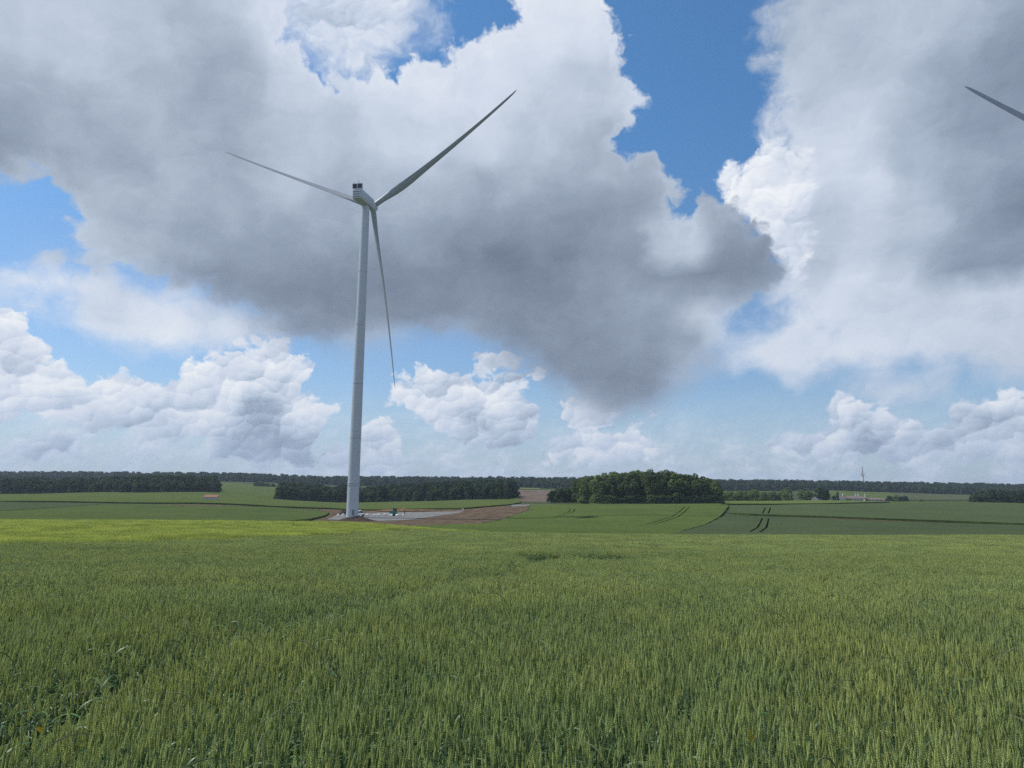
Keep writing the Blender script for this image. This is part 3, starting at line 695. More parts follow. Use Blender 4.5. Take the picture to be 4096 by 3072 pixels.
def make_turbine(label, base, hub, yaw, tilt, azm, Rr, pitches, rad0, rad1, bend, cs=1.0):
    bx, by, bz = base; root = thing('wind_turbine', label, 'wind turbine', base, 0, 'wind turbines on the plain')
    Htow = hub[2]-bz-2.55
    t = MB(); n = 9; t.tube([(0, 0, Htow*i/n) for i in range(n+1)], [rad0+(rad1-rad0)*(i/n)**1.15 for i in range(n+1)], 40); tow = t.build('tower', M_white, root, smooth=40)
    for zf, w_ in ((13.2, .17), (12.35, .12)):
        r_ = rad0+(rad1-rad0)*(zf/Htow)**1.15
        f_ = MB(); f_.tube([(0, 0, zf-w_), (0, 0, zf+w_)], [r_+.14, r_+.14], 40); f_.build('flange', M_white, tow, smooth=40)
        f2 = MB(); f2.tube([(0, 0, zf-w_-.07), (0, 0, zf-w_-.005)], [r_+.08, r_+.08], 40); f2.build('flange_seam', M_white_d, tow, smooth=40)
    for zf in (30.5, 52.0, 76.0, 98.0):
        r_ = rad0+(rad1-rad0)*(zf/Htow)**1.15
        f2 = MB(); f2.tube([(0, 0, zf-.06), (0, 0, zf+.06)], [r_+.025, r_+.025], 40); f2.build('flange_seam', M_white_d, tow, smooth=40)
    fo = MB(); fo.tube([(0, 0, -.6), (0, 0, .12)], [rad0+.25, rad0+.25], 40); fo.build('foundation_ring', M_white_d, root, smooth=40)
    dr = MB(); dr.box((rad0*.35, -rad0*.93, 1.9), (.95, .25, 2.2), Euler((0, 0, R(20))), bevel=.05); dr.build('tower_door', M_white_d, root)
    a = Vector((math.sin(yaw)*math.cos(tilt), math.cos(yaw)*math.cos(tilt), math.sin(tilt)))
    s_ = a.cross(Vector((0, 0, 1))).normalized(); u = s_.cross(a)
    hubv = Vector(hub)-Vector(base)
    MX = Matrix((( s_.x, a.x, u.x, hubv.x), (s_.y, a.y, u.y, hubv.y), (s_.z, a.z, u.z, hubv.z), (0, 0, 0, 1)))
    # nacelle: local y along the shaft, hub at 0, body towards -y
    def rrect(w, h, y, zc, r, taper=0):
        pts = []
        for (sx, sz) in ((1, 1), (-1, 1), (-1, -1), (1, -1)):
            a0 = {(1, 1): 0, (-1, 1): 90, (-1, -1): 180, (1, -1): 270}[(sx, sz)]
            for k in range(4):
                q = R(a0+30*k); pts.append((sx*(w/2-r)+r*math.cos(q), y, zc+sz*(h/2-r)+r*math.sin(q)))
        return pts
    nb = MB(); nb.loft([rrect(2.9, 3.0, -1.6, 0, 1.0), rrect(3.5, 3.7, -2.4, .05, .8), rrect(3.9, 4.0, -4, .15, .5), rrect(4.0, 4.1, -9, .25, .45), rrect(4.0, 4.15, -16.2, .35, .45), rrect(3.85, 3.9, -17.0, .4, .4), rrect(3.4, 3.4, -17.25, .45, .35)])
    nac = nb.build('nacelle', M_white, root, smooth=35); nac.matrix_local = MX
    for k in range(3):
        v_ = MB(); v_.box((0, -17.30, 1.35-k*1.0), (3.0, .22, .34), Euler((R(22), 0, 0)), bevel=.05); v_.build('louvre', M_white, nac)
        v2 = MB(); v2.box((0, -17.27, 1.08-k*1.0), (3.0, .10, .20)); v2.build('louvre_gap', M_white_d, nac)
    for sx in (-1, 1):
        g_ = MB(); g_.box((sx*2.03, -9.5, -.9), (.10, 13, .16)); g_.build('side_rail', M_white, nac)
    yk = MB(); yk.tube([(0, -7.0, -1.3), (0, -7.0, -2.5)], [1.9, 1.75], 32); yk.build('yaw_ring', M_white_d, nac, smooth=40)
    # cooler on the roof at the rear
    c_ = MB()
    for (cx, cy, cz, w, d, h) in ((0, -16.5, 2.52, 4.1, .7, .14), (0, -16.5, 4.5, 4.1, .7, .14), (-2.0, -16.5, 3.5, .14, .7, 1.9), (2.0, -16.5, 3.5, .14, .7, 1.9), (0, -16.52, 3.5, .3, .74, 1.9)):
        c_.box((cx, cy, cz), (w, d, h))
    fr = c_.build('cooler_frame', M_white, nac)
    for sx in (-1, 1):
        k_ = MB(); k_.box((sx*1.04, -16.5, 3.5), (1.74, .5, 1.82))
        for j in range(12): k_.box((sx*1.04, -16.77, 2.72+j*.14), (1.7, .05, .05))
        k_.build('cooler_panel', M_cooler, nac)
    for sx, hh in ((-1.6, .9), (0.1, 1.2), (.7, .8)):
        m_ = MB(); m_.tube([(sx, -16.3, 4.5), (sx, -16.3, 4.5+hh)], .035, 6); m_.box((sx, -16.3, 4.5+hh), (.22, .22, .1)); m_.build('wind_sensor', M_dark, nac)
    h_ = MB(); h_.tube([(0, -1.6, 0), (0, -1.2, 0), (0, .6, 0), (0, 1.7, 0), (0, 2.4, 0), (0, 2.75, 0)], [1.5, 1.85, 1.95, 1.7, 1.05, .3], 28)
    hb = h_.build('hub', M_white, root, smooth=40); hb.matrix_local = MX
    for k in range(3):
        b_ = blade_obj(root, Rr, pitches[k], bend, cs)
        b_.matrix_local = MX @ Matrix.Rotation(azm+k*2*math.pi/3, 4, 'Y')
    return root

T1H = (-59.6, 299.1, 120.6+EYE)
make_turbine('tall white wind turbine rising from the gravel pad, all three blades in view', (-61.07, 292.0, gz_(-61.07, 292)+.15), T1H, .186, .0908, .925, 77.0, [R(42)]*3, 2.28, 1.62, 7.6, .8)
T2H = (239.4, 262.3, 118.6+EYE)
make_turbine('second wind turbine at the right edge with only one blade tip in the picture', (238.1, 255.4, gz_(238.1, 255.4)+.1), T2H, .186, .0908, R(-55), 77.0, [R(10)]*3, 2.28, 1.62, 5.5, 1.5)

# ------------------------------------------------------------------ things on the pad
def stand(px, row, lo=230, hi=420, off=-.62):
    p = gp(px, row, lo, hi, off); return (p[0], p[1], float(canopy(p[0], p[1]))+EYE+off)
# van, nose to the right, half hidden by the tower
v = stand(1430, 2066.5)
van = thing('parked_van', 'white van with sloping nose parked just right of the turbine tower', 'van', v, R(-28))
def van_body():
    prof = [(-2.75, .35), (-2.8, 1.2), (-2.7, 2.35), (-2.3, 2.5), (1.0, 2.5), (1.45, 2.3), (1.95, 1.45), (2.6, 1.2), (2.75, .95), (2.78, .4)]
    b = MB(); rings = []
    for w, k in ((-.98, .93), (-.96, .98), (-.8, 1), (.8, 1), (.96, .98), (.98, .93)):
        rings.append([(x*(1 if k == 1 else .995), w, .35+(z-.35)*k) for x, z in prof])
    b.loft(rings); return b
vb = van_body().build('body', M_vanw, van)
g_ = MB(); g_.prism([(-.86, 0), (.86, 0), (.76, 1), (-.76, 1)], 0, .05)
ws = g_.build('windscreen', M_glass, van); ws.matrix_local = Matrix.Translation((2.0, 0, 1.52)) @ Matrix.Rotation(R(-30), 4, 'Y') @ Matrix.Diagonal((1, 1, .86, 1))
for sy in (-1, 1):
    g_ = MB(); g_.box((1.15, sy*.985, 1.75), (.95, .04, .6), bevel=.015); g_.build('side_window', M_glass, van)
    g_ = MB(); g_.box((-.6, sy*.975, 1.15), (3.6, .05, .12)); g_.build('side_moulding', M_black, van)
    for sx in (-1.85, 1.75):
        w_ = MB(); w_.tube([(sx, sy*.72, .36), (sx, sy*1.0, .36)], .36, 20); wh = w_.build('wheel', M_black, van, smooth=40)
        r_ = MB(); r_.tube([(sx, sy*.99, .36), (sx, sy*1.02, .36)], .2, 14); r_.build('rim', M_dark, wh)
    h_ = MB(); h_.box((2.66, sy*.7, 1.0), (.2, .35, .22), bevel=.03); h_.build('headlight', M_glass, van)
    h_ = MB(); h_.box((1.72, sy*1.1, 1.55), (.12, .2, .28), bevel=.02); h_.build('wing_mirror', M_black, van)
g_ = MB(); g_.box((2.76, 0, .72), (.08, 1.2, .3)); g_.build('grille', M_black, van)
g_ = MB(); g_.box((2.74, 0, .42), (.14, 1.85, .24), bevel=.03); g_.build('bumper', M_black, van)

# excavator with its arm out to the right
e = stand(1578, 2064)
exc = thing('excavator', 'small teal excavator with yellow arm reaching down to the right on the gravel', 'excavator', e, R(-6))
for sy in (-1, 1):
    t = MB(); pr = [(-1.45, .25), (-1.25, .02), (1.25, .02), (1.45, .25), (1.45, .42), (1.2, .62), (-1.2, .62), (-1.45, .42)]
    t.loft([[(x, sy*.72, z) for x, z in pr], [(x, sy*1.15, z) for x, z in pr]])
    for k in range(9): t.box((-1.2+k*.3, sy*.935, .64), (.12, .44, .05))
    tr_ = t.build('crawler_track', M_dark, exc)
    for k in range(4):
        w_ = MB(); w_.tube([(-1.05+k*.7, sy*1.1, .3), (-1.05+k*.7, sy*1.18, .3)], .2, 12); w_.build('road_wheel', M_black, tr_)
b = MB(); b.box((0, 0, .72), (1.2, 1.2, .3)); b.build('undercarriage', M_dark, exc)
b = MB(); b.prism([(-1.0, 0), (1.0, 0), (1.0, .3), (-1.0, .3)], -1, 1); ub = b.build('engine_cover', M_teal, exc)
ub.data.clear_geometry(); bm = bmesh.new(); bm.free()
b = MB(); b.loft([[(x, y, z) for x, z in [(-1.55, .95), (-1.7, 1.3), (-1.6, 1.95), (-1.2, 2.05), (-.3, 2.0), (.9, 1.5), (1.05, 1.2), (.9, .9)]] for y in (-1.05, -1.0, 1.0, 1.05)])
bpy.data.objects.remove(ub); ub = b.build('engine_cover', M_teal, exc)
b = MB(); b.box((-1.68, 0, 1.25), (.25, 1.9, .7), bevel=.08); b.build('counterweight', M_dark, exc)
b = MB()
for x in (-.75, .55):
    for y in (.1, 1.02): b.tube([(x, y, 1.5), (x*.92, y, 3.0)], .06, 8)
b.box((-.08, .56, 3.03), (1.5, 1.1, .1), bevel=.03); cb = b.build('cab_frame', M_dark, exc)
b = MB(); b.box((-.1, .56, 2.35), (1.2, .86, 1.2), taper=.95); b.build('cab_glass', M_glass, cb)
b = MB(); b.loft([[(x, y, z) for x, z in [(.7, 1.25), (1.45, 2.0), (1.9, 3.0), (2.6, 3.2), (2.75, 2.8), (2.3, 2.6), (1.9, 1.8), (1.05, .95)]] for y in (-.5, -.1)]); bo = b.build('boom', M_ochre, exc)
b = MB(); b.tube([(.9, -.28, 1.0), (1.75, -.28, 1.9)], .07, 8); b.build('hydraulic_ram', M_dark, bo)
b = MB(); b.tube([(1.5, -.28, 2.55), (2.9, -.28, 3.25)], .07, 8); b.build('hydraulic_ram', M_dark, bo)
b = MB(); b.loft([[(x, y, z) for x, z in [(2.4, 3.2), (3.0, 3.38), (4.4, 3.05), (4.4, 2.7), (3.0, 2.8), (2.5, 2.75)]] for y in (-.46, -.12)]); b.build('arm', M_ochre, exc)
b = MB(); b.loft([[(x, y, z) for x, z in [(4.15, 2.95), (4.4, 2.9), (4.15, .75), (3.9, .75)]] for y in (-.38, -.18)]); b.build('stick', M_dark, exc)
b = MB(); b.loft([[(x, y, z) for x, z in [(4.15, .85), (4.2, .2), (3.7, .0), (2.95, .08), (2.8, .45), (3.1, .4), (3.6, .3), (3.85, .5)]] for y in (-.75, .2)]); b.build('bucket', M_dark, exc)

# line of white boulders
names = ['leftmost pale boulder of the row, left of the turbine tower', 'pale boulder nearest the tower on its left side', 'first pale boulder to the right of the van', 'second pale boulder to the right of the van', 'rounded pale boulder midway between van and excavator', 'pale boulder standing alone left of the excavator', 'pale boulder touching the excavator at its left', 'pale boulder between the excavator tracks and its bucket', 'last pale boulder of the row, right of the excavator bucket']
for k, (px, sz) in enumerate(((1353,1.15),(1373.5,1.35),(1469,1.2),(1497,1.15),(1516,1.4),(1540,1.3),(1565,1.25),(1589,1.3),(1615,1.1))):
    bm = bmesh.new(); bmesh.ops.create_icosphere(bm, subdivisions=3, radius=.5); rg = random.Random(k+40)
    cuts = [Vector((rg.uniform(-1, 1), rg.uniform(-1, 1), rg.uniform(-.2, 1))).normalized() for _ in range(9)]
    for vtx in bm.verts:
        for c in cuts:
            dd = vtx.co.dot(c)-rg.uniform(.34, .36)
            if dd > 0: vtx.co -= c*dd
        vtx.co = Vector((vtx.co.x*1.35, vtx.co.y*1.1, vtx.co.z*.95+.3))*sz
    me = bpy.data.meshes.new('boulder'); bm.to_mesh(me); bm.free(); me.materials.append(M_stone)
    o = bpy.data.objects.new('boulder', me); COL.objects.link(o); o.rotation_euler = (0, 0, rg.uniform(0, 6))
    s_ = stand(px, 2064+(.6 if k > 5 else 0)); o.location = s_; props(o, names[k], 'boulder', 'pale boulders lined up along the gravel pad')
# little white marker board at the far corner of the pad
s_ = stand(1851, 2045.5, 280, 460); mk = thing('marker_board', 'small white marker board on posts at the far right corner of the gravel pad', 'marker board', s_)
for x in (-.32, .32):
    b = MB(); b.box((x, 0, .6), (.22, .12, 1.2), bevel=.02); b.build('post', M_vanw, mk)
b = MB(); b.box((0, 0, .95), (.42, .06, .5)); b.build('panel', M_wall, mk)
b = MB(); b.box((0, 0, 1.24), (.95, .2, .08), bevel=.02); b.build('top_rail', M_vanw, mk)

# ------------------------------------------------------------------ buildings
def house(name, label, px, row, lo, hi, w, d, h, rh, wallm, tilem, rz=0.0, chim=(), group=None, sink=0.0, openings=True, lean=False, at_=None):
    if at_ is not None: q = at(px, at_); p = (q[0], q[1], gz_(*q)+at_*0)
    else: p = stand(px, row, lo, hi, -.7)
    t = thing(name, label, 'hut' if name == 'field_hut' else 'house', (p[0], p[1], p[2]-sink), rz, group)
    b = MB(); b.box((0, 0, h/2-.4), (w, d, h+.8))
    wl = b.build('wall', wallm, t)
    if lean:
        b = MB(); b.loft([[(x, y, z) for y, z in [(-d/2-.3, h-.05), (d/2+.3, h+rh), (d/2+.3, h+rh+.18), (-d/2-.3, h+.13)]] for x in (-w/2-.3, w/2+.3)]); ro = b.build('roof', tilem, t)
        b = MB(); b.loft([[(x, y, z) for y, z in [(-d/2+.02, h-.1), (d/2-.02, h-.1), (d/2-.02, h+rh-.12)]] for x in (-w/2+.02, w/2-.02)]); b.build('gable', wallm, t)
    else:
        b = MB(); b.loft([[(x, y, z) for y, z in [(-d/2-.4, h-.15), (0, h+rh), (d/2+.4, h-.15), (d/2+.4, h-.0), (0, h+rh+.2), (-d/2-.4, h)]] for x in (-w/2-.35, w/2+.35)]); ro = b.build('roof', tilem, t)
        b = MB(); b.loft([[(x, y, z) for y, z in [(-d/2+.02, h-.05), (0, h+rh-.1), (d/2-.02, h-.05)]] for x in (-w/2+.02, w/2-.02)]); b.build('gable', wallm, t)
    for cx, ch in chim:
        b = MB(); b.box((cx, .3, h+rh+ch/2-.4), (.9, .7, ch+.8)); b.box((cx, .3, h+rh+ch+.06), (1.1, .9, .12)); b.build('chimney', M_wallw, ro)
    if openings:
        n = max(2, int(w/3.2))
        for k in range(n):
            x = -w/2+(k+.5)*w/n
            if k == n//2:
                b = MB(); b.box((x, -d/2-.02, 1.0), (1.0, .06, 2.1)); b.build('door', M_dark, t)
            else:
                b = MB(); b.box((x, -d/2-.02, 1.5), (.9, .06, 1.2)); fr = b.build('window', M_glass, t)
                b = MB(); b.box((x, -d/2-.06, .85), (1.1, .12, .1)); b.build('sill', M_conc, fr)
    return t
hut = house('field_hut', 'small stone field hut with red tiled roof alone in the green field', 843, 2002, 380, 560, 7.6, 4.6, 2.0, 1.25, M_wall, M_tile, R(6), lean=True, openings=False)
b = MB(); b.box((-1.9, -2.33, 1.45), (.5, .06, .28)); b.build('window', M_glass, hut)
b = MB(); b.box((1.0, -2.33, 1.5), (.5, .06, .28)); b.build('window', M_glass, hut)
HG = 'farm houses half hidden behind the rise'
house('farm_house', 'farm house with white gable end at the left of the distant hamlet', 3362, 0, 0, 0, 14, 8, 3.6, 2.6, M_wallw, M_tile2, R(24), ((-4.8, 1.2), (4.2, 2.6)), HG, at_=800)
house('farm_house', 'longer farm house with brown roof second from the left in the distant hamlet', 3415, 0, 0, 0, 17, 8, 3.0, 2.4, M_wall, M_tile2, R(-4), ((2.5, 2.8),), HG, at_=820)
house('farm_house', 'low farm building with white door front in the middle of the distant hamlet', 3442, 0, 0, 0, 12, 7, 2.4, 1.6, M_wallw, M_tile2, R(5), ((-2, 3.6), (6, 3.4)), HG, at_=845)
house('farm_house', 'low long barn with pale brown roof right of the chimneys in the distant hamlet', 3492, 0, 0, 0, 16, 9, 1.7, 1.8, M_wall, M_tile2, R(8), (), HG, at_=800)
house('farm_house', 'lowest barn roof at the right end of the distant hamlet beside the bushes', 3528, 0, 0, 0, 15, 8, 1.2, 1.5, M_wallw, M_tile2, R(-6), (), HG, at_=805)
house('farm_house', 'tiny white gable peeping over the field left of the hamlet under the trees', 3262, 0, 0, 0, 5, 5, 1.6, 1.8, M_wallw, M_tile2, R(80), (), HG, at_=640, openings=False)

# telecom mast on the ridge
q = at(3457, 1900); mast = thing('radio_mast', 'pale concrete radio mast with antenna platforms and red and white top above the forest', 'radio mast', (q[0], q[1], gz_(*q)), 0)
H_ = 57.0
b = MB(); b.tube([(0, 0, 0), (0, 0, 20), (0, 0, H_*.62)], [3.8, 3.2, 2.2], 20); b.build('shaft', M_wallw, mast, smooth=40)
for k, z in enumerate((H_*.62, H_*.70)):
    b = MB(); b.tube([(0, 0, z), (0, 0, z+.5)], [4.0-.4*k, 4.0-.4*k], 20); pf = b.build('platform', M_conc, mast)
    for a in range(7):
        an = a*math.pi*2/7+k; b = MB(); b.box((4.0*math.cos(an), 4.0*math.sin(an), z+1.5), (.9, .9, 1.8)); b.build('antenna', M_wallw if (a+k) % 2 else M_dark, pf)
zz = H_*.63
for k in range(7):
    b = MB(); b.tube([(0, 0, zz), (0, 0, zz+3.2)], [1.7-.1*k, 1.65-.1*k], 12); b.build('mast_section', M_red if k % 2 else M_wallw, mast, smooth=40); zz += 3.2
b = MB(); b.tube([(0, 0, zz), (0, 0, zz+.8)], [.9, .9], 10); b.build('top_cap', M_dark, mast)

# ------------------------------------------------------------------ trees
LIB = bpy.data.collections.new('plant_library')          # never linked to the scene: sources of the scattered plants
def crown_mesh(name, H, Wd, low, seed, n, leaf, mat, lumps=16, flat=1.0):
    rg = np.random.RandomState(seed)
    # clumps spread through an egg-shaped volume
    cs = []
    for k in range(lumps):
        for _ in range(50):
            c = rg.uniform(-1, 1, 3)
            if np.linalg.norm(c) < 1: break
        r_ = rg.uniform(.24, .42)
        cs.append((c*.68, r_))
    cs.append((np.array([0, 0, .05]), .6))
    for k in range(9):
        a_ = k*.7+rg.uniform(-.2, .2); cs.append((np.array([.62*math.cos(a_), .62*math.sin(a_), rg.uniform(-.86, -.55)]), .33))
    V_, F_ = [], []
    vol = np.array([c[1]**2 for c in cs]); vol /= vol.sum()
    pick = rg.choice(len(cs), n, p=vol)
    C = np.array([cs[k][0] for k in pick]); Rr = np.array([cs[k][1] for k in pick])
    d = rg.normal(size=(n, 3)); d /= np.linalg.norm(d, axis=1)[:, None]
    d[:, 2] = np.where(d[:, 2] < -.3, -d[:, 2], d[:, 2])
    pos = C+d*(Rr*rg.uniform(.72, 1.08, n)**.7)[:, None]
    hz_ = (H-low)/2
    pos = pos*np.array([Wd/2, Wd/2, hz_*flat])+np.array([0, 0, low+hz_])
    nrm = d+rg.normal(size=(n, 3))*.45; nrm /= np.linalg.norm(nrm, axis=1)[:, None]
    a = np.cross(nrm, rg.normal(size=(n, 3))); a /= np.linalg.norm(a, axis=1)[:, None]; b_ = np.cross(nrm, a)
    s_ = (leaf*rg.uniform(.6, 1.4, n))[:, None]
    q = np.stack([pos-a*s_, pos-b_*s_*.6+nrm*s_*.15, pos+a*s_, pos+b_*s_*.6+nrm*s_*.15], 1).reshape(-1, 3)
    F_ = np.arange(4*n).reshape(n, 4)
    o = np_mesh(name, q, F_, mat, link=False); return o.data
def trunk_mesh(H, r_, seed):
    rg = random.Random(seed); b = MB()
    b.tube([(0, 0, -.5), (.05, 0, H*.25), (rg.uniform(-.2, .2), rg.uniform(-.2, .2), H*.6)], [r_*1.25, r_, r_*.55], 8)
    for k in range(5):
        a = rg.uniform(0, 6.28); z = H*rg.uniform(.22, .5); L = H*.28
        b.tube([(0, 0, z), (math.cos(a)*L*.5, math.sin(a)*L*.5, z+L*.5), (math.cos(a)*L, math.sin(a)*L, z+L*.75)], [r_*.45, r_*.3, r_*.12], 5)
    o = b.build('trunk', M_bark, None, smooth=60, link=False); return o.data
TREES = []
for k in range(12):
    H = [17, 19, 15.5, 18, 16, 20][k % 6]
    TREES.append((crown_mesh('crown', H, H*.62, H*.0, 100+k, 2600, .52, M_tree[[0, 1, 0, 0, 1, 0, 3, 3, 2, 3, 0, 3][k]], 17), trunk_mesh(H, .32, k), H))
BUSH = [(crown_mesh('crown', 9, 9, .1, 200+k, 1500, .42, M_tree[[2, 0, 1][k]], 12), trunk_mesh(8, .2, 20+k), 9) for k in range(3)]
def tree(x, y, H, proto, label, cat='tree', group=None, name='broadleaf_tree', seed=0, wide=1.0, cm=None):
    cr, tk, h0 = proto; s = H/h0
    t = bpy.data.objects.new(name, None); COL.objects.link(t); t.location = (x, y, gz_(x, y)); t.rotation_euler = (0, 0, seed*2.399)
    t.scale = (s*wide, s*wide, s); t.empty_display_size = .3; props(t, label, cat, group)
    c = bpy.data.objects.new('crown', cr if cm is None else cm); COL.objects.link(c); c.parent = t
    k = bpy.data.objects.new('trunk', tk); COL.objects.link(k); k.parent = t
    return t
# round wood on the rise right of centre
rg = random.Random(5)
A0, A1 = at(2398, 425), at(2872, 425); cxw, wdw = (A0[0]+A1[0])/2, (A1[0]-A0[0])/2
n_ = 0; ORD = ['first', 'second', 'third', 'fourth', 'fifth', 'sixth', 'seventh', 'eighth', 'ninth', 'tenth', 'eleventh', 'twelfth', 'thirteenth', 'fourteenth', 'fifteenth', 'sixteenth', 'seventeenth', 'eighteenth']
for yy_ in np.arange(426, 490, 6.2):
    for xx_ in np.arange(-1, 1.0001, 1/7.5):
        x = cxw+xx_*(wdw+ (yy_-425)*.12)+rg.uniform(-1.8, 1.8); y = yy_+rg.uniform(-1.8, 1.8)
        u_ = abs(xx_)
        if yy_ > 470 and rg.random() < .45: continue
        front = yy_ < 430
        prof = 15.0+4.6*math.cos(min(1, abs(xx_-.02))**1.15*math.pi/2)
        if xx_ < -.85: prof = 16.6
        if xx_ > .8: prof -= 1.2
        H = (prof+rg.uniform(-1.2, 1.2))*(1+.0008*(yy_-425))
        if front: H *= rg.uniform(.72, .9)
        lab = 'broadleaf tree inside the dense round wood right of centre'; grp = 'trees of the round wood right of centre'
        if front: lab = '%s tree from the left along the front edge of the round wood right of centre' % ORD[n_]; grp = 'front edge trees of the round wood'
        tree(x, y, H, TREES[rg.choice([6, 7, 8, 9, 10, 11, 3])], lab, group=grp, seed=n_, wide=rg.uniform(.95, 1.2)); n_ += 1
for i in range(24):
    f_ = (i+.5)/24*2-1; x = cxw+f_*(wdw+1)+rg.uniform(-.6, .6); y = 421.5+rg.uniform(-1, 1)
    tree(x, y, rg.uniform(4.5, 7), (BUSH[1], BUSH[2])[i % 2], 'dark undergrowth bush along the foot of the round wood', cat='bush', name='bush', seed=i, wide=rg.uniform(1.1, 1.5), group='undergrowth bushes at the foot of the round wood')
# lower trees at the left of the round wood
k = 0
for px, Y, H in ((2205,470,8.6),(2222,480,9.4),(2240,474,9.8),(2258,482,10.2),(2276,476,10.0),(2294,484,10.4),(2308,476,9.8),(2230,492,9.5),(2262,495,10.4),(2290,497,10.4)):
    q = at(px, Y); tree(q[0], q[1], H, TREES[6+k % 3 if k % 2 else 3], 'low dark tree in the short row left of the round wood, beside the brown field', group='low trees beside the brown field', seed=k, wide=1.25); k += 1
for px, Y, H in ((2335,446,11.3),(2355,440,12.2),(2372,446,12.6),(2345,455,12.2)):
    q = at(px, Y); tree(q[0], q[1], H, TREES[6+k % 4], ['leftmost', 'second', 'tallest', 'rear'][k-10]+' mid-height tree between the low row and the tall round wood', group='mid-height trees at the left side of the round wood', seed=k, wide=1.15); k += 1
# lighter hedge trees right of the wood
hed = [(2895,610,8.2),(2912,620,9.5),(2932,615,9.0),(2952,620,9.8),(2972,618,8.8),(2992,622,9.4),(3012,616,10.8),(3032,620,9.8),(3052,612,8.6),(3075,620,8.4),(3098,618,8.9),(3122,622,9.2),(3148,616,9.6)]
HL = ['%s light green tree of the hedge right of the round wood' % w for w in ('first', 'second', 'third', 'fourth', 'fifth', 'sixth', 'seventh and tallest', 'eighth', 'ninth', 'tenth', 'eleventh', 'twelfth', 'last')]
for i, (px, Y, H) in enumerate(hed):
    q = at(px, Y); tree(q[0], q[1], H, BUSH[0], HL[i], group='light green hedge trees', seed=i, wide=rg.uniform(1.05, 1.3))
for i, (px, Y, H, wd_, lab) in enumerate(((3150,650,13.6,1.3,'broad rounded tree rising behind the light green hedge'),(3212,640,10.8,1.0,'bright green rounded tree between the hedge and the big dark tree'),(3238,650,10.0,1.0,'small green tree at the left foot of the big dark tree'),(3278,650,15.0,1.15,'big dark green tree left of the hamlet, tallest by the houses'),(3306,655,12.6,.9,'dark tree joined to the right side of the big tree by the hamlet'),(3352,760,11.5,.5,'slim pointed tree behind the white gabled farm house'),(3338,740,7.5,.8,'small bush between the big dark tree and the farm house'))):
    q = at(px, Y); tree(q[0], q[1], H, (TREES+BUSH)[[9, 12, 12, 0, 4, 3, 13][i]], lab, seed=i+3, wide=wd_)
for i, (px, Y, H, wd_, lab) in enumerate(((3393,770,4.5,1.6,'round bush in front of the farm houses'),(3468,780,4.0,1.3,'small bush among the low barns of the hamlet'),(3560,790,7.0,1.3,'left bush of the clump right of the hamlet'),(3585,800,7.6,1.2,'second bush of the clump right of the hamlet'),(3603,790,6.6,1.4,'dark round bush in the clump right of the hamlet'),(3622,795,6.8,1.3,'rightmost bush of the clump right of the hamlet'),(3683,800,2.6,2.2,'flat little bush alone right of the hamlet clump'))):
    q = at(px, Y); tree(q[0], q[1], H, BUSH[i % 3], lab, cat='bush', name='bush', seed=i+7, wide=wd_)
q = at(1042, 1010)
BL = ['leftmost', 'tallest', 'third', 'rightmost']
for i, (dx_, H, w2) in enumerate(((-7, 7, 1.3), (0, 8, 1.5), (8, 7, 1.4), (16, 6, 1.3))):
    tree(q[0]+dx_, q[1], H, BUSH[(i+1) % 3], BL[i]+' dark bush of the clump on the far green slope left of the turbine', cat='bush', name='bush', seed=i, wide=w2, group='bushes on the far green slope')

# woods that read as one mass: one scattered object each
def instancer(name, label, pts, coll, rot_z, scale, index, kind='stuff', color=None, rx=None, ry=None):
    n = len(pts); me = bpy.data.meshes.new(name); me.vertices.add(n)
    me.vertices.foreach_set('co', np.ascontiguousarray(pts, np.float32).ravel())
    rot = np.zeros((n, 3), np.float32); rot[:, 2] = rot_z
    if rx is not None: rot[:, 0] = rx; rot[:, 1] = ry
    a = me.attributes.new('rot', 'FLOAT_VECTOR', 'POINT'); a.data.foreach_set('vector', rot.ravel())
    sc_ = np.ascontiguousarray(scale, np.float32)
    if sc_.ndim == 1: sc_ = np.repeat(sc_[:, None], 3, 1)
    a = me.attributes.new('scl', 'FLOAT_VECTOR', 'POINT'); a.data.foreach_set('vector', np.ascontiguousarray(sc_).ravel())
    a = me.attributes.new('idx', 'INT', 'POINT'); a.data.foreach_set('value', np.ascontiguousarray(index, np.int32))
    o = bpy.data.objects.new(name, me); COL.objects.link(o); props(o, label, kind=kind)
    g = bpy.data.node_groups.new('scatter', 'GeometryNodeTree')
    g.interface.new_socket('Geometry', in_out='INPUT', socket_type='NodeSocketGeometry'); g.interface.new_socket('Geometry', in_out='OUTPUT', socket_type='NodeSocketGeometry')
    gi = g.nodes.new('NodeGroupInput'); go = g.nodes.new('NodeGroupOutput')
    ci = g.nodes.new('GeometryNodeCollectionInfo'); ci.inputs['Collection'].default_value = coll
    ci.inputs['Separate Children'].default_value = True; ci.inputs['Reset Children'].default_value = True
    ip = g.nodes.new('GeometryNodeInstanceOnPoints'); ip.inputs['Pick Instance'].default_value = True
    def attr(nm, t):
        n_ = g.nodes.new('GeometryNodeInputNamedAttribute'); n_.data_type = t; n_.inputs['Name'].default_value = nm; return n_.outputs[0]
    L = g.links.new
    L(gi.outputs[0], ip.inputs['Points']); L(ci.outputs[0], ip.inputs['Instance']); L(attr('idx', 'INT'), ip.inputs['Instance Index'])
    er = g.nodes.new('FunctionNodeEulerToRotation'); L(attr('rot', 'FLOAT_VECTOR'), er.inputs[0]); L(er.outputs[0], ip.inputs['Rotation'])
    L(attr('scl', 'FLOAT_VECTOR'), ip.inputs['Scale']); L(ip.outputs[0], go.inputs[0])
    m_ = o.modifiers.new('scatter', 'NODES'); m_.node_group = g
    return o
TL = bpy.data.collections.new('tree_library')
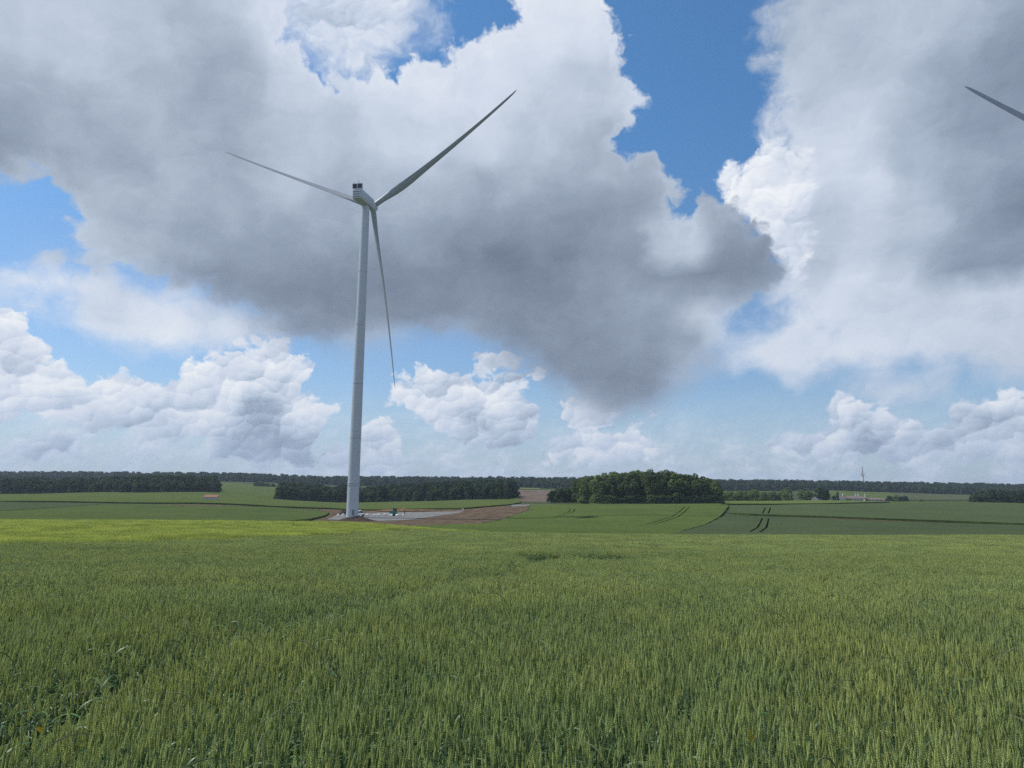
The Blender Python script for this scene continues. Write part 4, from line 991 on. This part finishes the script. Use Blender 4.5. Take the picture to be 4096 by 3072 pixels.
for k, (cr, tk, h0) in enumerate(TREES[:3]+[TREES[4]]): TL.objects.link(bpy.data.objects.new('crown_%02d' % k, cr))
def wood(label, poly, sp, hmin, hmax, seed, edge_low=.75):
    rgn = np.random.RandomState(seed); A = np.array(poly); x0, y0 = A.min(0); x1, y1 = A.max(0)
    xs, ys = np.meshgrid(np.arange(x0, x1, sp), np.arange(y0, y1, sp)); xs = xs.ravel()+rgn.uniform(-.4, .4, xs.size)*sp; ys = ys.ravel()+rgn.uniform(-.4, .4, ys.size)*sp
    k = pip(xs, ys, A); xs, ys = xs[k], ys[k]; z = canopy(xs, ys)+EYE-CROP-1.2
    H = rgn.uniform(hmin, hmax, len(xs)); s_ = H/17.5; w_ = s_*rgn.uniform(.85, 1.45, len(xs))
    return instancer('wood', label, np.c_[xs, ys, z], TL, rgn.uniform(0, 6.28, len(xs)), np.c_[w_, w_, s_], rgn.randint(0, 4, len(xs)))
wood('dense dark wood filling the left end of the skyline behind the green field', [at(-700, 640), at(300, 652), at(560, 632), at(866, 655), at(866, 760), at(-700, 800)], 6.0, 10.5, 15.5, 1)
wood('long dark wood right behind the wind turbine and the green strip', [at(1112, 600), at(1400, 640), at(1750, 590), at(2050, 565), at(2062, 640), at(1900, 720), at(1135, 790)], 5.6, 10.5, 15.5, 2)
wood('dark wood reaching in from the right edge below the far ridge', [at(3885, 640), at(4800, 610), at(4800, 700), at(3900, 700)], 6.0, 9, 13, 3)
wood('endless dark forest along the far ridge under the sky', [at(-900, 1300), at(872, 1330), at(1180, 1310), at(2060, 1180), at(2165, 1160), at(2400, 1100), at(3330, 1270), at(3560, 1250), at(3900, 1230), at(4900, 1230), at(4900, 1800), at(-900, 1850)], 9.0, 9, 17, 4)

# ------------------------------------------------------------------ wheat: ears, stems and leaves
C_ear = leafy('wheat_ear', (.41, .505, .215), (.55, .58, .21), .45, .34, .5, .6, .3)
C_leafw = leafy('wheat_leaf', (.15, .275, .115), (.22, .34, .135), .35, .5, .5, .42, .5)
C_stem = leafy('wheat_stem', (.25, .35, .18), (.33, .42, .20), .35, .5, .4, .5, .4)
C_bar = leafy('barley_ear', (.43, .50, .115), (.66, .69, .155), .5, .35, .35, .6, .3)
C_barl = leafy('barley_leaf', (.14, .24, .06), (.27, .36, .09), .5, .35, .35, .55, .3)
def plant(rg, det, barley=False):
    """one stalk as (verts, tris, material index); det 2 = near, 1 = middle, 0 = far"""
    V_, F_, Mi = [], [], []
    def tri_tube(p0, p1, r0, r1, mi):
        d = p1-p0; d = d/np.linalg.norm(d); a = np.cross(d, [0.3, 1, 0.1]); a /= np.linalg.norm(a); b_ = np.cross(d, a)
        s0 = len(V_)
        for p, r_ in ((p0, r0), (p1, r1)):
            for k in range(3): V_.append(p+(a*math.cos(2.094*k)+b_*math.sin(2.094*k))*r_)
        for k in range(3):
            j = (k+1) % 3; F_.append((s0+k, s0+j, s0+3+j)); F_.append((s0+k, s0+3+j, s0+3+k)); Mi.extend((mi, mi))
    h = rg.uniform(.60, .74); lean = rg.normal(0, .035, 2)
    base = np.zeros(3); top = np.array([lean[0], lean[1], h])
    tri_tube(np.array([0, 0, .1 if det else .3]), top, .0026, .0019, 2)
    # ear
    L = rg.uniform(.075, .105); cur = np.array([lean[0]*1.2+rg.normal(0, .12), lean[1]*1.2+rg.normal(0, .12), 1.0])
    if rg.rand() < .12: cur[:2] *= 3.5
    cur /= np.linalg.norm(cur); ang = rg.uniform(0, 6.28); side = np.array([math.cos(ang), math.sin(ang), 0]); side -= cur*side.dot(cur); side /= np.linalg.norm(side); fr = np.cross(cur, side)
    if barley:
        L = .10; droop = np.array([math.cos(ang), math.sin(ang), 0])
        c2 = cur+droop*rg.uniform(.2, .9); c2 /= np.linalg.norm(c2)
        tri_tube(top, top+c2*L, .006, .004, 0)
        for k in range(5):
            s0 = len(V_); w_ = side*rg.uniform(-.03, .03)+fr*rg.uniform(-.03, .03); b0 = top+c2*L*rg.uniform(.3, .9)
            V_.extend([b0-side*.0022, b0+side*.0022, b0+c2*.11+w_]); F_.append((s0, s0+1, s0+2)); Mi.append(0)
    else:
        n = {2: 9, 1: 5, 0: 4}[det]; gx = {2: 1.0, 1: 1.45, 0: 1.8}[det]; lx = 9/n*.62+.38
        for k in range(n*2):
            sgn = 1 if k % 2 else -1; t = (k+.5)/(n*2); w_ = math.sin(min(1, (1-t)*1.6+.12)*math.pi/2)
            c = top+cur*(L*t)+side*sgn*.0036*w_; ax = cur+side*sgn*.42; ax /= np.linalg.norm(ax); hl, hw = (.0080*w_+.001)*lx, .0030*w_*gx
            s0 = len(V_); o2 = np.cross(ax, fr)
            V_.extend([c-ax*hl*.7, c+o2*hw, c+fr*hw*1.35, c-o2*hw, c-fr*hw*1.35, c+ax*hl*1.25])
            for q in range(4):
                a_, b_ = s0+1+q, s0+1+(q+1) % 4; F_.append((s0+5, a_, b_)); Mi.append(0)
                F_.append((s0, b_, a_)); Mi.append(0)
        if det == 2: tri_tube(top, top+cur*L, .0022, .0012, 0)
    # leaves
    nl = {2: 3, 1: 2, 0: 1}[det]
    for k in range(nl):
        a0 = rg.uniform(0, 6.28); dr = np.array([math.cos(a0), math.sin(a0), 0]); z0 = h*(.84-.2*k)-rg.uniform(0, .06); Lf = rg.uniform(.12, .24); wd = rg.uniform(.0045, .0085)*(1.4 if det == 0 else 1)
        up = rg.uniform(.3, 1.3); seg = {2: 6, 1: 3, 0: 2}[det]; sd_ = np.array([-dr[1], dr[0], 0]); p = np.array([lean[0], lean[1], 0])*(z0/h); p[2] = z0; s0 = len(V_)
        for q in range(seg+1):
            t = q/seg; ww = wd*math.sin(min(1, (1-t)*1.25)*math.pi/2)*(.6+.4*min(1, t*4)); tw = sd_*math.cos(t*1.2)+np.array([0, 0, 1])*math.sin(t*1.2)*.5
            V_.extend([p-tw*ww, p+tw*ww]); sl = up-2.0*t*rg.uniform(.7, 1.3); p = p+(dr*math.cos(sl)+np.array([0, 0, 1])*math.sin(sl))*(Lf/seg)
        for q in range(seg):
            F_.append((s0+2*q, s0+2*q+1, s0+2*q+3)); F_.append((s0+2*q, s0+2*q+3, s0+2*q+2)); Mi.extend((1, 1))
    return np.array(V_), np.array(F_), np.array(Mi)
def clump(name, count, size, det, seed, coll, mats, barley=False, rows=0.0):
    rg = np.random.RandomState(seed); VV, FF, MM = [], [], []; n0 = 0
    for _ in range(count):
        V_, F_, m_ = plant(rg, det, barley); o_ = np.array([rg.uniform(-size, size)/2, rg.uniform(-size, size)/2, 0]); a = rg.uniform(0, 6.28)
        Rz = np.array([[math.cos(a), -math.sin(a), 0], [math.sin(a), math.cos(a), 0], [0, 0, 1]])
        VV.append(V_@Rz.T*np.array([1, 1, rg.uniform(.93, 1.07)])+o_); FF.append(F_+n0); MM.append(m_); n0 += len(V_)
    o = np_mesh(name, np.concatenate(VV), np.concatenate(FF), mats, np.concatenate(MM), link=False); coll.objects.link(o); return o
def lib(nm): return bpy.data.collections.new(nm)
WM = [C_ear, C_leafw, C_stem]; BMt = [C_bar, C_barl, C_barl]
L2, L1, L0, LB = lib('wheat_near'), lib('wheat_mid'), lib('wheat_far'), lib('barley_lib')
for k in range(14): clump('wn_%02d' % k, 3, .09, 2, 300+k, L2, WM)
for k in range(12): clump('wm_%02d' % k, 8, .17, 1, 400+k, L1, WM)
for k in range(6): clump('wf_%02d' % k, 640, 1.5, 0, 500+k, L0, WM)
for k in range(6): clump('bf_%02d' % k, 640, 1.5, 0, 600+k, LB, BMt, True)
# boundary wheat / barley, and the tramlines, as ground paths
WB = P([(-500,2174),(0,2171),(400,2166),(900,2155),(1400,2130),(1700,2118),(1900,2112)], 25, 100)+[at(1960, 104)]
WBa = np.array(WB)
BARPOLY = np.array(WB+[at(1960, 118), at(-500, 118)])
def tl(pts): return np.array(P(pts, 3, 60))
TRK = [tl([(-150,2900),(60,2800),(330,2700),(560,2600),(900,2500),(1200,2435),(1600,2350),(1930,2288),(2180,2222),(2300,2185)]),
       tl([(900,2620)])]
t0 = TRK[0]; d_ = np.gradient(t0, axis=0); d_ /= np.linalg.norm(d_, axis=1)[:, None]
TRK[1] = t0+np.c_[d_[:, 1], -d_[:, 0]]*1.9
GAPS = [(gp(2180, 2216, 15, 40), 1.25), (gp(2405, 2220, 15, 40), 1.2)]
def seg_dist(X, Y, path):
    best = np.full(X.shape, 1e9)
    for a, b in zip(path[:-1], path[1:]):
        ab = b-a; t = np.clip(((X-a[0])*ab[0]+(Y-a[1])*ab[1])/(ab@ab), 0, 1)
        best = np.minimum(best, np.hypot(X-a[0]-t*ab[0], Y-a[1]-t*ab[1]))
    return best
rgn = np.random.RandomState(77)
def vnoise(X, Y, s, seed):
    r_ = np.random.RandomState(seed).uniform(0, 6.28, 8)
    return (np.sin(X/s+r_[0]+1.3*np.sin(Y/s*.7+r_[1]))+np.sin(Y/s*1.2+r_[2]+1.1*np.sin(X/s*.8+r_[3]))+.6*np.sin((X+Y)/s*2.1+r_[4])+.6*np.sin((X-Y)/s*1.9+r_[5]))/3.2
def strew(y0, y1, dens, per, um=1.02):
    hw = um*FX*y1+8.0; n = int(2*hw*(y1-y0)*dens/per)      # reaches 8 m past the frame on either side
    Y = rgn.uniform(y0, y1, n); X = rgn.uniform(-hw, hw, n); k = np.abs(X) < um*FX*Y+8.0
    return X[k], Y[k]
FX = .78
def wheat_pts(y0, y1, dens, per):
    X, Y = strew(y0, y1, dens, per)
    keep = ~pip(X, Y, BARPOLY)
    d1 = seg_dist(X, Y, TRK[0]); nz = vnoise(X, Y, 1.1, 3)
    keep &= (d1 > .17+.10*nz) | (rgn.rand(len(X)) < .35)
    for c, r_ in GAPS:
        keep &= (((X-c[0])/r_)**2+((Y-c[1])/3.2)**2 > 1) | (rgn.rand(len(X)) < .05)
    X, Y, d1 = X[keep], Y[keep], d1[keep]
    z = canopy(X, Y)+EYE-CROP-.08
    hs = 1+.07*vnoise(X, Y, 1.6, 9)+.05*vnoise(X, Y, .5, 10)-.17*np.exp(-(d1/.45)**2)+rgn.normal(0, .035, len(X))
    return X, Y, z, hs
X, Y, z, hs = wheat_pts(1.5, 10.5, 520, 3)
n = len(X); instancer('wheat', 'green wheat with full ears filling the foreground', np.c_[X, Y, z], L2, rgn.uniform(0, 6.28, n), np.c_[np.ones(n), np.ones(n), hs], rgn.randint(0, 14, n), rx=rgn.normal(0, .05, n), ry=rgn.normal(.02, .05, n))
X, Y, z, hs = wheat_pts(10.5, 38, 430, 8); k = (Y < 33) | (rgn.rand(len(Y)) < (38-Y)/5.0); X, Y, z, hs = X[k], Y[k], z[k], hs[k]
n = len(X); instancer('wheat', 'green wheat of the middle distance with two dark tramline gaps', np.c_[X, Y, z], L1, rgn.uniform(0, 6.28, n), np.c_[np.ones(n), np.ones(n), hs], rgn.randint(0, 12, n), rx=rgn.normal(0, .05, n), ry=rgn.normal(.02, .05, n))
def tiles(y0, y1, inside, step=1.25):
    xs, ys = np.meshgrid(np.arange(-.82*y1-9, .82*y1+9, step), np.arange(y0, y1, step)); xs, ys = xs.ravel()+rgn.uniform(-.3, .3, xs.size), ys.ravel()+rgn.uniform(-.3, .3, ys.size)
    k = (np.abs(xs) < .82*ys+9) & (pip(xs, ys, BARPOLY) == inside); return xs[k], ys[k]
X, Y = tiles(33.5, 92, False); n = len(X)
instancer('wheat', 'far part of the green wheat up to the brow of the field', np.c_[X, Y, canopy(X, Y)+EYE-CROP-.08], L0, rgn.randint(0, 4, n)*math.pi/2+rgn.normal(0, .1, n), np.c_[np.ones(n), np.ones(n), 1+.05*vnoise(X, Y, 2.5, 5)], rgn.randint(0, 6, n))
X, Y = tiles(33, 122, True, 1.2); n = len(X)
instancer('barley', 'bright yellow-green barley strip beyond the wheat on the left', np.c_[X, Y, canopy(X, Y)+EYE-CROP-.08], LB, rgn.randint(0, 4, n)*math.pi/2+rgn.normal(0, .1, n), np.c_[np.ones(n), np.ones(n), 1.05+.12*vnoise(X, Y, 1.2, 6)+rgn.normal(0, .04, n)], rgn.randint(0, 6, n))
# soil and low leaves under the standing crop are the ground sheet itself

# broad flag leaves low in the near crop, and a few bent grass stalks above it
LL = lib('flag_leaves')
def leaf_proto(k):
    rg = np.random.RandomState(700+k); V_, F_ = [], []
    for j in range(2):
        a0 = rg.uniform(0, 6.28); dr = np.array([math.cos(a0), math.sin(a0), 0]); sd_ = np.array([-dr[1], dr[0], 0]); p = np.array([rg.uniform(-.02, .02), rg.uniform(-.02, .02), rg.uniform(.45, .62)]); up = rg.uniform(.7, 1.3); Lf = rg.uniform(.20, .30); wd = rg.uniform(.007, .011); s0 = len(V_); seg = 9; k2 = rg.uniform(1.6, 2.8)
        for q in range(seg+1):
            t = q/seg; ww = wd*math.sin(min(1, (1-t)*1.3)*math.pi/2)*(.5+.5*min(1, t*4)); tw = sd_*math.cos(t*1.4)+np.array([0, 0, 1])*math.sin(t*1.4)*.6
            V_.extend([p-tw*ww, p+np.array([0, 0, -.003]), p+tw*ww]); sl = up-k2*t; p = p+(dr*math.cos(sl)+np.array([0, 0, 1])*math.sin(sl))*(Lf/seg)
        for q in range(seg):
            for c in (0, 1): F_.append((s0+3*q+c, s0+3*q+c+1, s0+3*q+c+4, s0+3*q+c+3))
    o = np_mesh('fl_%02d' % k, np.array(V_), np.array(F_), C_leafw, smooth=True, link=False); LL.objects.link(o)
for k in range(8): leaf_proto(k)
X, Y = strew(1.6, 12, 8, 1); n = len(X)
instancer('wheat_leaves', 'blue-green flag leaves curling among the near wheat stalks', np.c_[X, Y, canopy(X, Y)+EYE-CROP-.08], LL, rgn.uniform(0, 6.28, n), rgn.uniform(.85, 1.12, n), rgn.randint(0, 8, n))
LG = lib('grass_arcs'); M_gst = leafy('grass_stalk', (.10, .13, .06), (.20, .19, .09), .5, .6, .1, .6, .3)
for k in range(6):
    rg = random.Random(k); b = MB(); a0 = rg.uniform(-1, 1); L = rg.uniform(.22, .34); pts = []; p = Vector((0, 0, .5)); sl = 1.45
    for q in range(11):
        pts.append(p.copy()); p = p+Vector((math.cos(sl)*math.cos(a0), math.cos(sl)*math.sin(a0), math.sin(sl)))*(L*1.6/11); sl -= .05+.035*q
    b.tube(pts, [.0018]*6+[.003, .0034, .0032, .0025, .001], 5); o = b.build('ga_%02d' % k, M_gst, None, link=False); LG.objects.link(o)
X, Y = strew(2.5, 22, 1.6, 1); n = len(X)
instancer('wild_grass', 'thin bent grass stalks arching over the wheat', np.c_[X, Y, canopy(X, Y)+EYE-CROP-.08], LG, rgn.uniform(0, 6.28, n), rgn.uniform(.95, 1.25, n), rgn.randint(0, 6, n))
# yellowed leaves and two poppies
M_yel = plain('yellowed_leaf', (.62, .38, .02), .6, var=.1); M_pop = plain('poppy_petal', (.60, .05, .02), .6)
def yleaf(px, row, L, tilt, label):
    p = gp(px, row, 2.2, 30, -.02); Y_ = p[1]; z_ = EYE+float(canopy(*p))
    V_, F_ = [], []
    for q in range(7):
        t = q/6; w_ = .011*math.sin(t*math.pi)**.7+.0008; x = math.sin(tilt)*L*(t-.5)+.004*math.sin(t*3); zz_ = math.cos(tilt)*L*(t-.5)
        V_.extend([(x-w_*math.cos(tilt), -.004*math.sin(t*3), zz_+w_*math.sin(tilt)), (x, .004, zz_), (x+w_*math.cos(tilt), 0, zz_-w_*math.sin(tilt))])
    for q in range(6):
        for c in (0, 1): F_.append((3*q+c, 3*q+c+1, 3*q+c+4, 3*q+c+3))
    o = mesh_obj('yellow_leaf', V_, F_, M_yel, smooth=True); o.location = (p[0], p[1]-.03, z_); props(o, label, 'leaf'); return o
yleaf(1697, 2640, .075, R(22), 'orange-yellow leaf standing in the wheat, low left of centre')
yleaf(2993, 2950, .095, R(-16), 'larger orange-yellow leaf hanging in the wheat near the bottom right')
yleaf(172, 2925, .05, R(-60), 'short orange leaf lying in the wheat in the bottom left corner')
def poppy(px, row, label):
    p = gp(px, row, 36, 100, .08); z_ = EYE+float(canopy(*p))-CROP
    t = thing('poppy', label, 'poppy', (p[0], p[1], z_)); b = MB(); b.tube([(0, 0, 0), (.02, 0, .5), (0, 0, .86)], .006, 5); b.build('stem', C_stem, t)
    for k in range(4):
        a = k*math.pi/2; r_ = .07; V_ = [(0, 0, .86), (r_*.7*math.cos(a-.6), r_*.7*math.sin(a-.6), .9), (r_*math.cos(a), r_*math.sin(a), .93), (r_*.7*math.cos(a+.6), r_*.7*math.sin(a+.6), .9)]
        mesh_obj('petal', V_, [(0, 1, 2, 3)], M_pop, t)
poppy(871, 2136, 'red poppy in the barley, the right one of two')
poppy(650, 2150, 'red poppy in the barley, the left one of two')

# ------------------------------------------------------------------ air
HAZE = 0.00011
if HAZE:
    b = MB(); b.box((0, 900, 120), (7000, 3200, 400)); hz_o = b.build('haze', [], None) if False else None
    bm = bmesh.new(); bmesh.ops.create_cube(bm, size=1); me = bpy.data.meshes.new('haze'); bm.to_mesh(me); bm.free()
    ho = bpy.data.objects.new('haze', me); COL.objects.link(ho); props(ho, kind='stuff')
    zb, ztop = -60.0, 215.0
    ho.scale = (16000, 6800, ztop-zb); ho.location = (0, 2900, (zb+ztop)/2)
    m_ = bpy.data.materials.new('pale_air'); m_.use_nodes = True; t_ = m_.node_tree; t_.nodes.clear()
    pv = t_.nodes.new('ShaderNodeVolumePrincipled'); pv.inputs['Color'].default_value = (.72, .84, 1, 1); pv.inputs['Density'].default_value = HAZE; pv.inputs['Anisotropy'].default_value = .2
    mo = t_.nodes.new('ShaderNodeOutputMaterial'); t_.links.new(pv.outputs[0], mo.inputs['Volume']); me.materials.append(m_)
